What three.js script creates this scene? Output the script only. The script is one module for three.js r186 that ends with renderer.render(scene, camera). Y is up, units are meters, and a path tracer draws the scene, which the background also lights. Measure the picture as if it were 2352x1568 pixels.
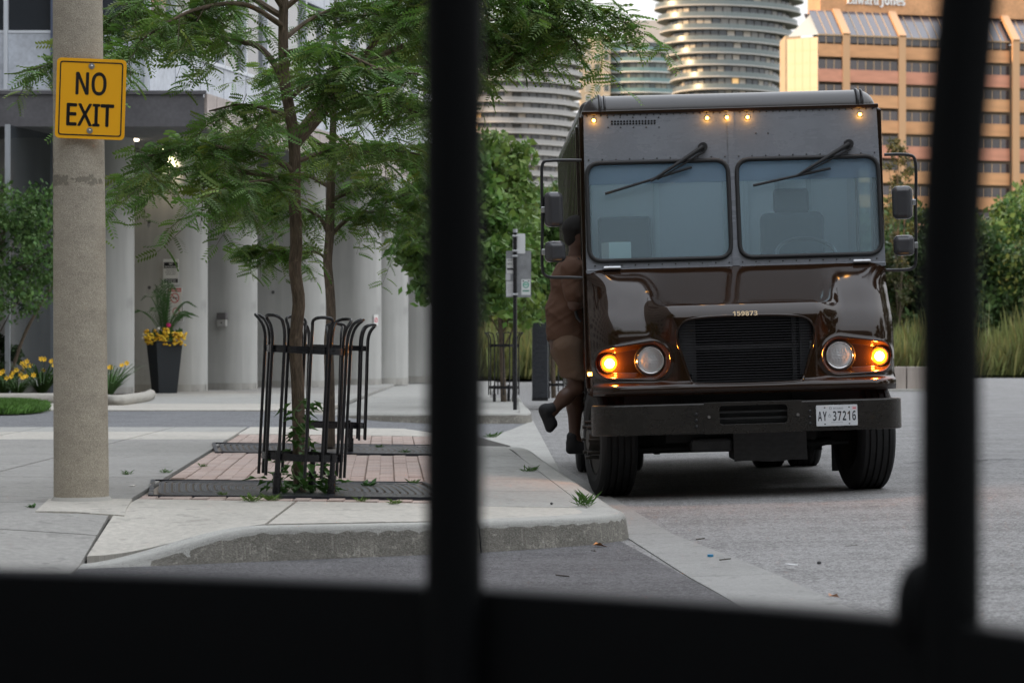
import * as THREE from 'three';
import { mergeGeometries } from 'three/addons/utils/BufferGeometryUtils.js';
import { RoundedBoxGeometry } from 'three/addons/geometries/RoundedBoxGeometry.js';
import { MarchingCubes } from 'three/addons/objects/MarchingCubes.js';
import { FontLoader } from 'three/addons/loaders/FontLoader.js';
import { TextGeometry } from 'three/addons/geometries/TextGeometry.js';

// ---------- camera, sky, sun, exposure ----------
const FL = 6400, CX = 1176, CY = 784, EYE = 1.146;      // lens and eye height; pixel sizes refer to a 2352 x 1568 view
const scene = new THREE.Scene();
const camera = new THREE.PerspectiveCamera(2 * Math.atan(CY / FL) * 180 / Math.PI, 1.5, 0.1, 4000);
camera.position.set(0, EYE, 0); camera.lookAt(0, EYE, -10);
camera.focus = 19.6; camera.userData.fStop = 5.5;
const renderer = new THREE.WebGLRenderer({ antialias: true });
renderer.toneMapping = THREE.LinearToneMapping; renderer.toneMappingExposure = 2.3;
renderer.shadowMap.enabled = true;

function mulberry(a) { return () => { a |= 0; a = a + 0x6D2B79F5 | 0; let t = Math.imul(a ^ a >>> 15, 1 | a); t = t + Math.imul(t ^ t >>> 7, 61 | t) ^ t; return ((t ^ t >>> 14) >>> 0) / 4294967296; }; }
const rnd = mulberry(20240711);
const rr = (a, b) => a + (b - a) * rnd();
const clamp = (x, a = 0, b = 1) => Math.min(b, Math.max(a, x));
const sstep = (a, b, x) => { const t = clamp((x - a) / (b - a)); return t * t * (3 - 2 * t); };
const lerp = (a, b, t) => a + (b - a) * t;
// value noise that tiles with period per
function lattice(seed) { const r = mulberry(seed), t = new Float32Array(4096); for (let i = 0; i < 4096; i++) t[i] = r(); return t; }
const LT = lattice(77);
function vnoise(x, y, per) {
  const xi = Math.floor(x), yi = Math.floor(y), fx = x - xi, fy = y - yi, u = fx * fx * (3 - 2 * fx), v = fy * fy * (3 - 2 * fy);
  const h = (a, b) => { a = ((a % per) + per) % per; b = ((b % per) + per) % per; return LT[(a * 157 + b * 311 + per * 53) & 4095]; };
  return lerp(lerp(h(xi, yi), h(xi + 1, yi), u), lerp(h(xi, yi + 1), h(xi + 1, yi + 1), u), v);
}
function fbm(x, y, per, oct) { let s = 0, a = .5, n = 0; for (let i = 0; i < oct; i++) { s += a * vnoise(x * per, y * per, per); n += a; a *= .55; per *= 2; } return s / n; }

{ // sky: pale evening overcast, thin cloud, brighter towards the zenith
  const W = 512, H = 256, d = new Float32Array(W * H * 4);
  for (let j = 0; j < H; j++) for (let i = 0; i < W; i++) {
    const el = (j + .5) / H * 180 - 90, t = clamp(el / 60), c = fbm(i / W, j / H, 6, 5) - .5, k = (1 + .22 * c * sstep(2, 30, el)) * (.52 + 1.0 * Math.sin(Math.max(0, el) * Math.PI / 180));
    const o = (j * W + i) * 4;
    d[o] = lerp(.79, .63, t) * k; d[o + 1] = lerp(.785, .67, t) * k; d[o + 2] = lerp(.785, .735, t) * k; d[o + 3] = 1;
  }
  const tx = new THREE.DataTexture(d, W, H, THREE.RGBAFormat, THREE.FloatType);
  tx.mapping = THREE.EquirectangularReflectionMapping; tx.magFilter = THREE.LinearFilter; tx.minFilter = THREE.LinearFilter; tx.wrapS = THREE.RepeatWrapping; tx.needsUpdate = true;
  scene.background = tx; scene.environment = tx;
}
const sun = new THREE.DirectionalLight(new THREE.Color().setRGB(1, .64, .33), 2.7);
sun.position.set(-95, 21, 30).multiplyScalar(6); sun.target.position.set(0, 0, 0); sun.castShadow = true; sun.shadow.radius = 1.5;
sun.shadow.mapSize.set(4096, 4096); Object.assign(sun.shadow.camera, { left: -900, right: 900, top: 300, bottom: -300, near: 1, far: 2500 });
scene.add(sun, sun.target);

// ---------- helpers ----------
const V = (x, y, z) => new THREE.Vector3(x, y, z);
const P = (x, y, D) => V((x - CX) / FL * D, EYE - (y - CY) / FL * D, -D);            // a point seen at x, y, D metres away
const spot = (x, y, h = 0) => { const D = FL * (EYE - h) / (y - CY); return V((x - CX) / FL * D, h, -D); };  // a point on level ground
const rgb = (r, g, b) => new THREE.Color().setRGB(r, g, b);
function tex(n, fn, srgb = true, m = n) {                       // fn(u, v) -> [r, g, b] in 0..1
  const d = new Uint8Array(n * m * 4);
  for (let j = 0; j < m; j++) for (let i = 0; i < n; i++) { const c = fn((i + .5) / n, (j + .5) / m), o = (j * n + i) * 4; for (let k = 0; k < 3; k++) d[o + k] = clamp(c[k]) * 255; d[o + 3] = 255; }
  const t = new THREE.DataTexture(d, n, m); t.wrapS = t.wrapT = THREE.RepeatWrapping; t.magFilter = THREE.LinearFilter; t.minFilter = THREE.LinearMipmapLinearFilter; t.generateMipmaps = true;
  if (srgb) t.colorSpace = THREE.SRGBColorSpace; t.needsUpdate = true; return t;
}
const rep = (t, u, v = u) => { const c = t.clone(); c.repeat.set(u, v); c.needsUpdate = true; return c; };
const std = (color, roughness = .8, o = {}) => new THREE.MeshStandardMaterial({ color, roughness, ...o });
const phys = (color, roughness, o = {}) => new THREE.MeshPhysicalMaterial({ color, roughness, ...o });
const used = new Map();
function numbered(n) { const k = used.get(n) || 0; used.set(n, k + 1); return k ? `${n}_${String(k).padStart(3, '0')}` : n; }
function shade(o) { o.castShadow = o.receiveShadow = true; return o; }
function mesh(name, geo, mat, parent = scene) { const o = shade(new THREE.Mesh(Array.isArray(geo) ? merge(geo) : geo, mat)); o.name = parent === scene ? numbered(name) : name; parent.add(o); return o; }
function merge(list) {
  list = list.map((g) => { g = g.index ? g.toNonIndexed() : g.clone(); for (const k of Object.keys(g.attributes)) if (!['position', 'normal', 'uv'].includes(k)) g.deleteAttribute(k); if (!g.attributes.uv) g.setAttribute('uv', new THREE.BufferAttribute(new Float32Array(g.attributes.position.count * 2), 2)); if (!g.attributes.normal) g.computeVertexNormals(); return g; });
  return mergeGeometries(list);
}
const each = (name, list, mat, parent) => list.forEach((g) => mesh(name, g, mat, parent));
function thing(name, label, category, pos = [0, 0, 0], group) { const g = new THREE.Group(); g.name = numbered(name); g.position.set(...(pos.isVector3 ? pos.toArray() : pos)); g.userData = { label, category }; if (group) g.userData.group = group; scene.add(g); return g; }
function tag(o, label, category, group) { o.userData = { ...o.userData, label, category }; if (group) o.userData.group = group; return o; }
function structure(o, label, category) { o.userData = { kind: 'structure', label, category }; return o; }
function structGroup(name, label, category) { const g = new THREE.Group(); g.name = numbered(name); scene.add(g); return structure(g, label, category); }
const sub = (name, parent) => { const g = new THREE.Group(); g.name = name; parent.add(g); return g; };
const box = (w, h, d, x = 0, y = 0, z = 0) => uvBox(new THREE.BoxGeometry(w, h, d).translate(x, y, z));
const rbox = (w, h, d, r, x = 0, y = 0, z = 0, s = 2) => uvBox(new RoundedBoxGeometry(w, h, d, s, r).translate(x, y, z));
function uvBox(g) { // uv in metres from the main direction of each face
  const p = g.attributes.position, n = g.attributes.normal, u = new Float32Array(p.count * 2);
  for (let i = 0; i < p.count; i++) { const ax = Math.abs(n.getX(i)), ay = Math.abs(n.getY(i)), az = Math.abs(n.getZ(i)), x = p.getX(i), y = p.getY(i), z = p.getZ(i); if (ax >= ay && ax >= az) { u[2 * i] = z; u[2 * i + 1] = y; } else if (ay >= az) { u[2 * i] = x; u[2 * i + 1] = z; } else { u[2 * i] = x; u[2 * i + 1] = y; } }
  g.setAttribute('uv', new THREE.BufferAttribute(u, 2)); return g;
}
function tube(pts, r, seg = 8, n = 0, closed = false) { const c = new THREE.CatmullRomCurve3(pts.map((p) => p.isVector3 ? p : V(...p)), closed, 'centripetal'); return new THREE.TubeGeometry(c, n || pts.length * 6, r, seg, closed); }
function taper(pts, rad, seg = 9, n = 40) { // a tube whose radius follows rad (list along the path)
  const c = new THREE.CatmullRomCurve3(pts), g = new THREE.TubeGeometry(c, n, 1, seg, false), p = g.attributes.position;
  for (let i = 0; i <= n; i++) { const q = c.getPointAt(i / n), f = i / n * (rad.length - 1), k = Math.min(rad.length - 2, Math.floor(f)), r = lerp(rad[k], rad[k + 1], f - k); for (let j = 0; j <= seg; j++) { const o = i * (seg + 1) + j; p.setXYZ(o, q.x + (p.getX(o) - q.x) * r, q.y + (p.getY(o) - q.y) * r, q.z + (p.getZ(o) - q.z) * r); } }
  const uv = g.attributes.uv, L = c.getLength(); for (let i = 0; i < uv.count; i++) uv.setXY(i, uv.getX(i) * L, uv.getY(i) * rad[0] * 6.3);
  g.computeVertexNormals(); return g;
}
function rod(a, b, r, seg = 8, r2 = r) { const d = b.clone().sub(a), g = new THREE.CylinderGeometry(r2, r, d.length(), seg); g.applyQuaternion(new THREE.Quaternion().setFromUnitVectors(V(0, 1, 0), d.clone().normalize())); return g.translate((a.x + b.x) / 2, (a.y + b.y) / 2, (a.z + b.z) / 2); }
function rrShape(w, h, r, x = 0, y = 0) { const s = new THREE.Shape(), a = x - w / 2, b = y - h / 2; s.moveTo(a + r, b); s.lineTo(a + w - r, b); s.quadraticCurveTo(a + w, b, a + w, b + r); s.lineTo(a + w, b + h - r); s.quadraticCurveTo(a + w, b + h, a + w - r, b + h); s.lineTo(a + r, b + h); s.quadraticCurveTo(a, b + h, a, b + h - r); s.lineTo(a, b + r); s.quadraticCurveTo(a, b, a + r, b); return s; }
const extr = (s, depth, bevel = 0, cs = 8) => new THREE.ExtrudeGeometry(s, { depth, bevelEnabled: bevel > 0, bevelSize: bevel, bevelThickness: bevel, bevelSegments: 2, curveSegments: cs });
function gridGeo(nx, ny, f) { // f(u, v) -> [x, y, z, s, t]
  const p = [], uv = [], ix = [];
  for (let j = 0; j <= ny; j++) for (let i = 0; i <= nx; i++) { const q = f(i / nx, j / ny); p.push(q[0], q[1], q[2]); uv.push(q[3] ?? i / nx, q[4] ?? j / ny); }
  for (let j = 0; j < ny; j++) for (let i = 0; i < nx; i++) { const a = j * (nx + 1) + i, b = a + 1, c = a + nx + 1, d = c + 1; ix.push(a, b, d, a, d, c); }
  const g = new THREE.BufferGeometry(); g.setAttribute('position', new THREE.Float32BufferAttribute(p, 3)); g.setAttribute('uv', new THREE.Float32BufferAttribute(uv, 2)); g.setIndex(ix); g.computeVertexNormals(); return g;
}
const fontSans = await new FontLoader().loadAsync('fonts/droid/droid_sans_bold.typeface.json');
const fontSansR = await new FontLoader().loadAsync('fonts/droid/droid_sans_regular.typeface.json');
const fontSerif = await new FontLoader().loadAsync('fonts/droid/droid_serif_bold.typeface.json');
function text(str, font, h, w, depth) { // lettering h high (capitals), scaled to w wide, centred on x, standing on y = 0
  const g = new TextGeometry(str, { font, size: h, depth, curveSegments: 5, bevelEnabled: false }); g.computeBoundingBox(); const b = g.boundingBox; g.translate(-(b.min.x + b.max.x) / 2, 0, 0); if (w) g.scale(w / (b.max.x - b.min.x), 1, 1); return g;
}
function canvasTex(w, h, draw) { const c = document.createElement('canvas'); c.width = w; c.height = h; const x = c.getContext('2d'); draw(x, w, h); const t = new THREE.CanvasTexture(c); t.colorSpace = THREE.SRGBColorSpace; return t; }

// ---------- textures (grain only) ----------
const sp = lattice(5);
const T_conc = tex(1024, (u, v) => { const a = fbm(u, v, 4, 6), f = fbm(u, v, 128, 3), s = sp[(Math.floor(u * 1024) * 71 + Math.floor(v * 1024) * 1237) & 4095]; const k = .90 + .10 * (a - .5) + .15 * (f - .5) + .05 * (s - .5) + (fbm(v, u, 24, 3) > .72 ? -.07 : 0); return [k * 1.0, k * .992, k * .975]; });
const T_asph = tex(1024, (u, v) => { const a = fbm(u, v, 5, 5), f = fbm(u, v, 256, 2), s = sp[(Math.floor(u * 1024) * 37 + Math.floor(v * 1024) * 2239) & 4095]; const k = .82 + .26 * (a - .5) + .75 * (f - .5) + .35 * (fbm(u, v, 96, 2) - .5) + (s > .985 ? .2 : 0) + (s < .02 ? -.12 : 0); return [k, k * .995, k * .99]; });
const T_bumpf = tex(512, (u, v) => { const k = fbm(u, v, 128, 3); return [k, k, k]; }, false);
const T_agg = tex(512, (u, v) => { const a = fbm(u, v, 5, 5), f = fbm(u, v, 180, 2), s = sp[(Math.floor(u * 512) * 37 + Math.floor(v * 512) * 1931) & 4095]; const k = .86 + .14 * (a - .5) + .42 * (f - .5) + (s > .97 ? .12 : 0) - (s < .03 ? .14 : 0); return [k, k * .965, k * .9]; });
const T_wall = tex(1024, (u, v) => { const a = fbm(u, v, 3, 6), st = fbm(u * 3, v * .25, 16, 3), b = fbm(v, u, 9, 4); const k = .92 + .20 * (a - .5) + .10 * (st - .5) + (b > .66 ? -.06 * (b - .66) * 8 : 0); return [k, k * .998, k * .985]; });
const T_bark = tex(512, (u, v) => { const f = fbm(u * .5, v * 3, 24, 4), a = fbm(u, v, 6, 4); const k = .74 + .5 * (f - .5) + .3 * (a - .5); return [k, k * .94, k * .86]; });
const T_dirt = tex(512, (u, v) => { const a = fbm(u, v, 5, 6), f = fbm(u, v, 64, 3); const k = .90 + .26 * (a - .5) + .14 * (f - .5); return [k, k, k]; });
const T_rough = tex(512, (u, v) => { const a = fbm(u, v, 6, 5), b = fbm(u * 1, v * 4, 8, 3), k = .55 + .55 * (a - .5) + .3 * (b - .5); return [k, k, k]; }, false);

const T_face = tex(1024, (u, v) => { const a = fbm(u, v, 5, 6), f = fbm(u, v, 160, 2), dr = fbm(u * 2, v * .12, 40, 3), ch = fbm(u, v, 34, 4); let k = .70 + .26 * (a - .5) + .3 * (f - .5); const edge = v < .28 + .18 * (fbm(u, .3, 30, 3) - .5) ? 0 : 0; if (dr > .72 && ch > .45) k += .12; if (ch > .71) k += .14; return [k, k * .985, k * .95]; });

// ---------- shared materials ----------
const M = {
  road: std(rgb(.31, .305, .30), .92, { map: rep(T_asph, .5), bumpMap: rep(T_bumpf, 1.2), bumpScale: .006 }),
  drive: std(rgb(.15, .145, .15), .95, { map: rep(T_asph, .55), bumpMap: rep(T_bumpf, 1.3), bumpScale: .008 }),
  concPale: std(rgb(.575, .55, .505), .9, { map: rep(T_conc, .33), bumpMap: rep(T_bumpf, 1.5), bumpScale: .002 }),
  concGrey: std(rgb(.365, .358, .345), .9, { map: rep(T_conc, .31), bumpMap: rep(T_bumpf, 1.5), bumpScale: .002 }),
  concMid: std(rgb(.43, .43, .415), .9, { map: rep(T_conc, .37), bumpMap: rep(T_bumpf, 1.5), bumpScale: .002 }),
  gutter: std(rgb(.345, .345, .34), .92, { map: rep(T_conc, .7), bumpMap: rep(T_bumpf, 2), bumpScale: .004 }),
  kerbFace: std(rgb(.40, .39, .365), .95, { map: T_face, bumpMap: rep(T_bumpf, 2), bumpScale: .004 }),
  kerb: std(rgb(.50, .50, .48), .92, { map: rep(T_conc, .8), bumpMap: rep(T_bumpf, 2), bumpScale: .004 }),
  joint: std(rgb(.05, .047, .042), 1),
  black: std(rgb(.012, .012, .014), .42, { roughnessMap: T_rough }),
  wall: std(rgb(.47, .47, .46), .85, { map: rep(T_wall, .2), bumpMap: rep(T_bumpf, .8), bumpScale: .002 }),
  white: std(rgb(.75, .76, .78), .5),
  bark: std(rgb(.225, .19, .16), .95, { map: rep(T_bark, 2), bumpMap: rep(T_bark, 2), bumpScale: .006 }),
  barkGrey: std(rgb(.23, .20, .175), .95, { map: rep(T_bark, 2), bumpMap: rep(T_bark, 2), bumpScale: .006 }),
  steel: std(rgb(.55, .56, .57), .35, { metalness: .9 }),
  chrome: std(rgb(.8, .8, .8), .12, { metalness: 1 }),
};
const leafMat = (c, t = .4) => phys(c, .75, { transmission: t, thickness: 0, side: THREE.DoubleSide, specularIntensity: .6 });

// ---------- ground, road, pavement ----------
const hWalk = (X) => .15 + .015 * clamp(.6 - X, 0, 3);
const hRoad = (X) => .028 * clamp(X - .5, 0, 4);
const kerbX = (D) => .66 - .053 * (D - 16);                         // outer edge of the street-side kerb
const leftX = (D) => -2.29 - .045 * (D - 17);                       // left edge of the brick strip
const frontD = (X) => X < -1.3 ? 14.5 + .567 * (X + 1.3) : X < -.18 ? 14.5 + .536 * (X + 1.3) : 15.1 + 1.0 * (X + .18);
const ramp = (X, D) => sstep(-1.25, -2.15, X) * (1 - clamp((D - frontD(X)) / 1.7));
const hTop = (X, D) => lerp(hWalk(X), .012, ramp(X, D));
structure(mesh('ground', gridGeo(2, 2, (u, v) => [lerp(-2000, 2000, u), -.06, lerp(600, -3000, v), u * 900, v * 900]), std(rgb(.09, .1, .06), 1, { map: T_dirt })), 'flat open ground reaching to the horizon', 'ground');
{
  const xs = [-60, -20, -6, -2, .5, 1, 2, 3, 4.5, 8, 20, 120], ds = [-40, 0, 5, 8, 10, 12, 14, 16, 18, 20, 24, 30, 40, 55, 79];
  const g = gridGeo(xs.length - 1, ds.length - 1, (u, v) => { const X = xs[Math.round(u * (xs.length - 1))], D = ds[Math.round(v * (ds.length - 1))]; return [X, hRoad(X), -D, X, D]; });
  structure(mesh('road', g, M.road), 'worn light grey asphalt street under the brown delivery truck', 'road');
}
function flat(name, quad, h, mat, parent, n = 6, m = 6) { // a sheet between four corners [X, D], following h(X, D)
  return mesh(name, gridGeo(n, m, (u, v) => { const X = lerp(lerp(quad[0][0], quad[1][0], u), lerp(quad[3][0], quad[2][0], u), v), D = lerp(lerp(quad[0][1], quad[1][1], u), lerp(quad[3][1], quad[2][1], u), v); return [X, h(X, D), -D, X, D]; }), mat, parent);
}
function slab(name, q, h, mat, parent, gap = .006, t = .05, n = 5, m = 5) { // as flat(), with edges that go down and a joint round it
  const cx = (q[0][0] + q[1][0] + q[2][0] + q[3][0]) / 4, cd = (q[0][1] + q[1][1] + q[2][1] + q[3][1]) / 4;
  q = q.map(([x, d]) => [x + Math.sign(cx - x) * gap, d + Math.sign(cd - d) * gap]);
  const at = (u, v) => { const X = lerp(lerp(q[0][0], q[1][0], u), lerp(q[3][0], q[2][0], u), v), D = lerp(lerp(q[0][1], q[1][1], u), lerp(q[3][1], q[2][1], u), v); return [X, h(X, D), -D, X, D]; };
  const N = n + 2, K = m + 2, o = [rr(0, 9), rr(0, 9)];
  const g = gridGeo(N, K, (u, v) => { const i = Math.round(u * N), j = Math.round(v * K), uu = clamp((i - 1) / n), vv = clamp((j - 1) / m), p = at(uu, vv); if (i === 0 || j === 0 || i === N || j === K) p[1] -= t; p[3] += o[0]; p[4] += o[1]; return p; });
  const gg = g.toNonIndexed(); gg.computeVertexNormals();
  return mesh(name, gg, mat, parent);
}
const bed = (X, D) => hTop(X, D) - .022;
const walk = structGroup('sidewalk', 'concrete sidewalk of grey and pale slabs with a brick strip', 'sidewalk');
flat('joint_bed', [[-16, 7.6], [.42, 15.66], [kerbX(27) - .1, 27], [-16, 27]], (X, D) => bed(X, D), M.joint, walk, 60, 60);
flat('joint_bed', [[-16, 27], [kerbX(27) - .1, 27], [-.6, 31], [-16, 31]], (X, D) => bed(X, D), M.joint, walk, 10, 4);
{
  const inner = (D) => kerbX(D) - .17;
  // pale strip along the front kerb
  const f = (X) => frontD(X) + lerp(.30, .235, sstep(-2, .2, X));
  slab('slab', [[leftX(15), f(leftX(15))], [-1.3, f(-1.3)], [-1.3, 16.88], [leftX(16.88), 16.88]], hTop, M.concPale, walk, .016, .04, 10, 10);
  slab('slab', [[-1.3, f(-1.3)], [-.35, f(-.35)], [-.35, 16.86], [-1.3, 16.88]], hTop, M.concPale, walk, .003);
  slab('slab', [[-.35, f(-.35)], [.40, f(.25)], [inner(16.66) - .012, 16.64], [-.35, 16.66]], hTop, M.concPale, walk, .005);
  // slabs between the bricks and the street kerb
  const rows = [16.66, 18.4, 20.0, 21.9, 24.0, 26.2];
  for (let i = 0; i < rows.length - 1; i++) slab('slab', [[-.42, rows[i]], [inner(rows[i]), rows[i]], [inner(rows[i + 1]), rows[i + 1]], [-.47, rows[i + 1]]], hTop, M.concMid, walk, .008);
  // strip past the bricks, and grey slabs left of them
  slab('slab', [[leftX(29), 28.6], [-.5, 28.6], [-1.2, 31], [leftX(31), 31]], hTop, M.concPale, walk, .008);
  const lr = [[11, 13.6, M.concGrey], [13.6, 14.9, M.concGrey], [14.9, 16.5, M.concGrey], [16.5, 19.6, M.concGrey], [19.6, 23.4, M.concGrey], [23.4, 27.1, M.concGrey], [27.1, 29.4, M.concPale], [29.4, 31.0, M.concMid]];
  for (const [a, b, m] of lr) {
    const cols = [-16, -11.5, -8, -5.2, -3.75, null];
    for (let i = 0; i < 5; i++) { const xl = (D) => cols[i] ?? 0, xr = (D) => cols[i + 1] ?? leftX(D) - .018; if (b < 14 && i === 4) continue; slab('slab', [[xl(a), a], [xr(a), a], [xr(b), b], [xl(b), b]], hTop, m, walk, .009, .04, 6, 6); }
  }
}
{ // bricks: columns run away from the street corner, the nearest ones each a part
  const tones = [[.56, .43, .37], [.52, .40, .345], [.58, .46, .40], [.54, .43, .38]].map(([r, g, b]) => std(rgb(r, g, b), .92, { map: rep(T_dirt, 3), bumpMap: rep(T_bumpf, 4), bumpScale: .003 }));
  const strip = structGroup('brick_paving', 'strip of pinkish brick pavers running between two tree grates', 'paving');
  flat('sand_bed', [[leftX(16.9), 16.9], [-.42, 16.88], [-.46, 28.6], [leftX(28.6), 28.6]], (X, D) => hTop(X, D) - .012, std(rgb(.27, .23, .19), 1), strip, 4, 20);
  const w = .104, l = .212, r3 = mulberry(9), rest = [[], [], [], []]; let made = 0;
  for (let k = 0; ; k++) {
    const D = 16.9 + k * l; if (D + l > 28.6) break;
    for (let c = 0; ; c++) {
      const X = leftX(D) + .01 + c * w; if (X + w > -.42) break;
      const d = D + (c % 2 ? l / 2 : 0) * (k ? 1 : 1), mid = d + l / 2;
      if (Math.abs(mid - 18.22 + .12 * (X + 1.36)) < 1.02 || Math.abs(mid - 24.95 + .12 * (X + 1.63)) < 1.14 || mid > 28.5) continue;
      const y = hTop(X, mid) + .004 * (r3() - .5), g = rbox(w - .005, .03, l - .004, .004, 0, 0, 0, 1).translate(X + w / 2, y - .015, -mid), m = Math.floor(r3() * 4);
      if (made < 290) { made++; mesh('brick', g, tones[m], strip); } else rest[m].push(g);
    }
  }
  rest.forEach((l2, i) => { if (l2.length) { const o = mesh('brick_field', l2, tones[i], strip); o.userData.kind = 'stuff'; } });
}
// kerbs: a profile swept along the outer edge; top and foot heights follow the ground
function kerb(parent, pts, top, foot, wide = .17) {
  const c = new THREE.CatmullRomCurve3(pts.map(([x, d]) => V(x, 0, -d)), false, 'centripetal'), n = pts.length * 8, prof = [[-wide, 0, 0], [-.035, 0, 0], [-.012, -.006, 0], [0, -.028, 0], [.022, 0, 1]];
  const g = gridGeo(n, prof.length - 1, (u, v) => {
    const p = c.getPointAt(u), t = c.getTangentAt(u), k = prof[Math.round(v * (prof.length - 1))], nx = -t.z, nz = t.x, X = p.x + nx * k[0], D = -(p.z + nz * k[0]);
    const hi = top(p.x, -p.z), lo = foot(p.x, -p.z), y = k[2] ? Math.min(lo - .02, hi - .03) : hi + k[1];
    return [X, y, -D, u * c.getLength(), v * .4];
  });
  const gx = gridGeo(n, 1, (u, v) => { const p = c.getPointAt(u), t = c.getTangentAt(u), nx = -t.z, nz = t.x, o = v ? .024 : .002, hi = top(p.x, -p.z), lo = foot(p.x, -p.z), w = .006 * Math.sin(u * n * 3.1) + .004 * Math.sin(u * n * 7.7); return [p.x + nx * o, v ? Math.min(lo - .02, hi - .03) : Math.max(hi - .034 + w, lo - .03), p.z + nz * o, u * c.getLength() * .8, v * .2 + .3]; });
  const st = mesh('kerb_stone', g, M.kerb, parent); mesh('weathered_face', gx, M.kerbFace, parent); return st;
}
const kerbs = structGroup('kerb', 'weathered concrete kerb round the sidewalk corner with chipped pale edge', 'kerb');
{
  const corner = [[.40, 15.62], [.56, 15.84], [.655, 16.12], [.66 - .053 * .6, 16.6]];
  kerb(kerbs, [[-2.3, 13.93], [-1.9, 14.16], [-1.3, 14.5], [-.8, 14.77], [-.18, 15.1]], (X, D) => hTop(X, D), () => 0);
  kerb(kerbs, [[-.175, 15.104], ...corner.slice(0, 2), corner[2], corner[3]], (X, D) => hTop(X, D) + .004, () => 0, .25);
  kerb(kerbs, [[kerbX(16.61), 16.61], [kerbX(20), 20], [kerbX(23.4), 23.4]], (X) => hWalk(X), () => 0);
  kerb(kerbs, [[kerbX(23.41), 23.41], [kerbX(25.8), 25.8], [-.05, 27.2], [-.5, 28.4], [-1.2, 29.4]], (X, D) => lerp(hWalk(X), .06, sstep(25.5, 29.4, D)), () => 0);
}
{
  // concrete gutter along the street kerb and on past the corner; darker asphalt in the lane mouth on its left
  const gut = structGroup('gutter', 'pale concrete gutter strip running from the kerb corner to the foreground', 'gutter');
  const gx = (D) => D < 16 ? .655 - .085 * (D - 16) : kerbX(D), gw = (D) => D < 16 ? .40 : .30;
  for (const [a, b] of [[3, 7.5], [7.5, 10.6], [10.6, 13.4], [13.4, 16.4], [16.4, 20.6], [20.6, 24.6], [24.6, 28]]) slab('gutter_slab', [[gx(a) + (a < 16 ? -.03 : .01), a], [gx(a) + gw(a), a], [gx(b) + gw(b), b], [gx(b) + (b < 16 ? -.03 : .01), b]], (X) => hRoad(X) + .006, M.gutter, gut, .004, .02);
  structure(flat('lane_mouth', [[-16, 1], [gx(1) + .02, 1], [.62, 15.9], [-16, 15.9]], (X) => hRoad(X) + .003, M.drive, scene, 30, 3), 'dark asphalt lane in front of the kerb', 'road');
  // driveway crossing behind the brick strip
  structure(flat('driveway', [[-16, 31], [.1, 31], [.2, 38.6], [-16, 38.6]], (X, D) => .006 + .175 * sstep(-1.2, -3.4, X), std(rgb(.22, .225, .235), .95, { map: rep(T_asph, .5) }), scene, 24, 4), 'blue grey asphalt driveway behind the brick strip', 'road');
  const apron = flat('driveway_apron', [[-.9, 26.4], [.42, 24.3], [.3, 40], [.0, 36]], (X) => .012, M.concMid, scene, 8, 8);
  structure(apron, 'pale concrete apron curving into the driveway by the truck', 'pavement');
}
{ // island behind the driveway with its kerb, and the plaza before the building
  const isl = structGroup('island_pavement', 'concrete island pavement behind the driveway carrying the sign pole', 'sidewalk');
  for (const [a, b] of [[38.9, 42], [42, 45.5], [45.5, 49.5]]) for (const [x0, x1] of [[-2.6, -1.1], [-1.1, .12]]) slab('slab', [[x0, a], [x1, a], [x1, b], [x0, b]], () => .15, M.concMid, isl, .01);
  kerb(isl, [[-3.2, 38.35], [-2.4, 38.5], [-1, 38.7], [.0, 38.75], [.2, 38.95], [.26, 39.4], [.2, 44], [.15, 49.6]], (X) => lerp(.15, .18, sstep(-2.4, -3.2, X)), () => 0);
  const plaza = structGroup('plaza', 'pale paved forecourt in front of the concrete piers', 'pavement');
  const m = [M.concMid, M.concPale, M.concGrey];
  [[38.6, 42.6, 1], [42.6, 46.5, 0], [46.5, 51, 0], [51, 58, 2], [58, 70, 0]].forEach(([a, b, k]) => { for (const [x0, x1] of [[-16, -9.4], [-9.4, -6.3], [-6.3, -2.62]]) slab('slab', [[x0, a], [x1, a], [x1, b], [x0, b]], () => .195, m[k], plaza, .012); });
  slab('slab', [[-2.62, 49.6], [-.4, 49.6], [-.4, 70], [-2.62, 70]], () => .15, M.concMid, plaza, .012);
}

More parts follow.
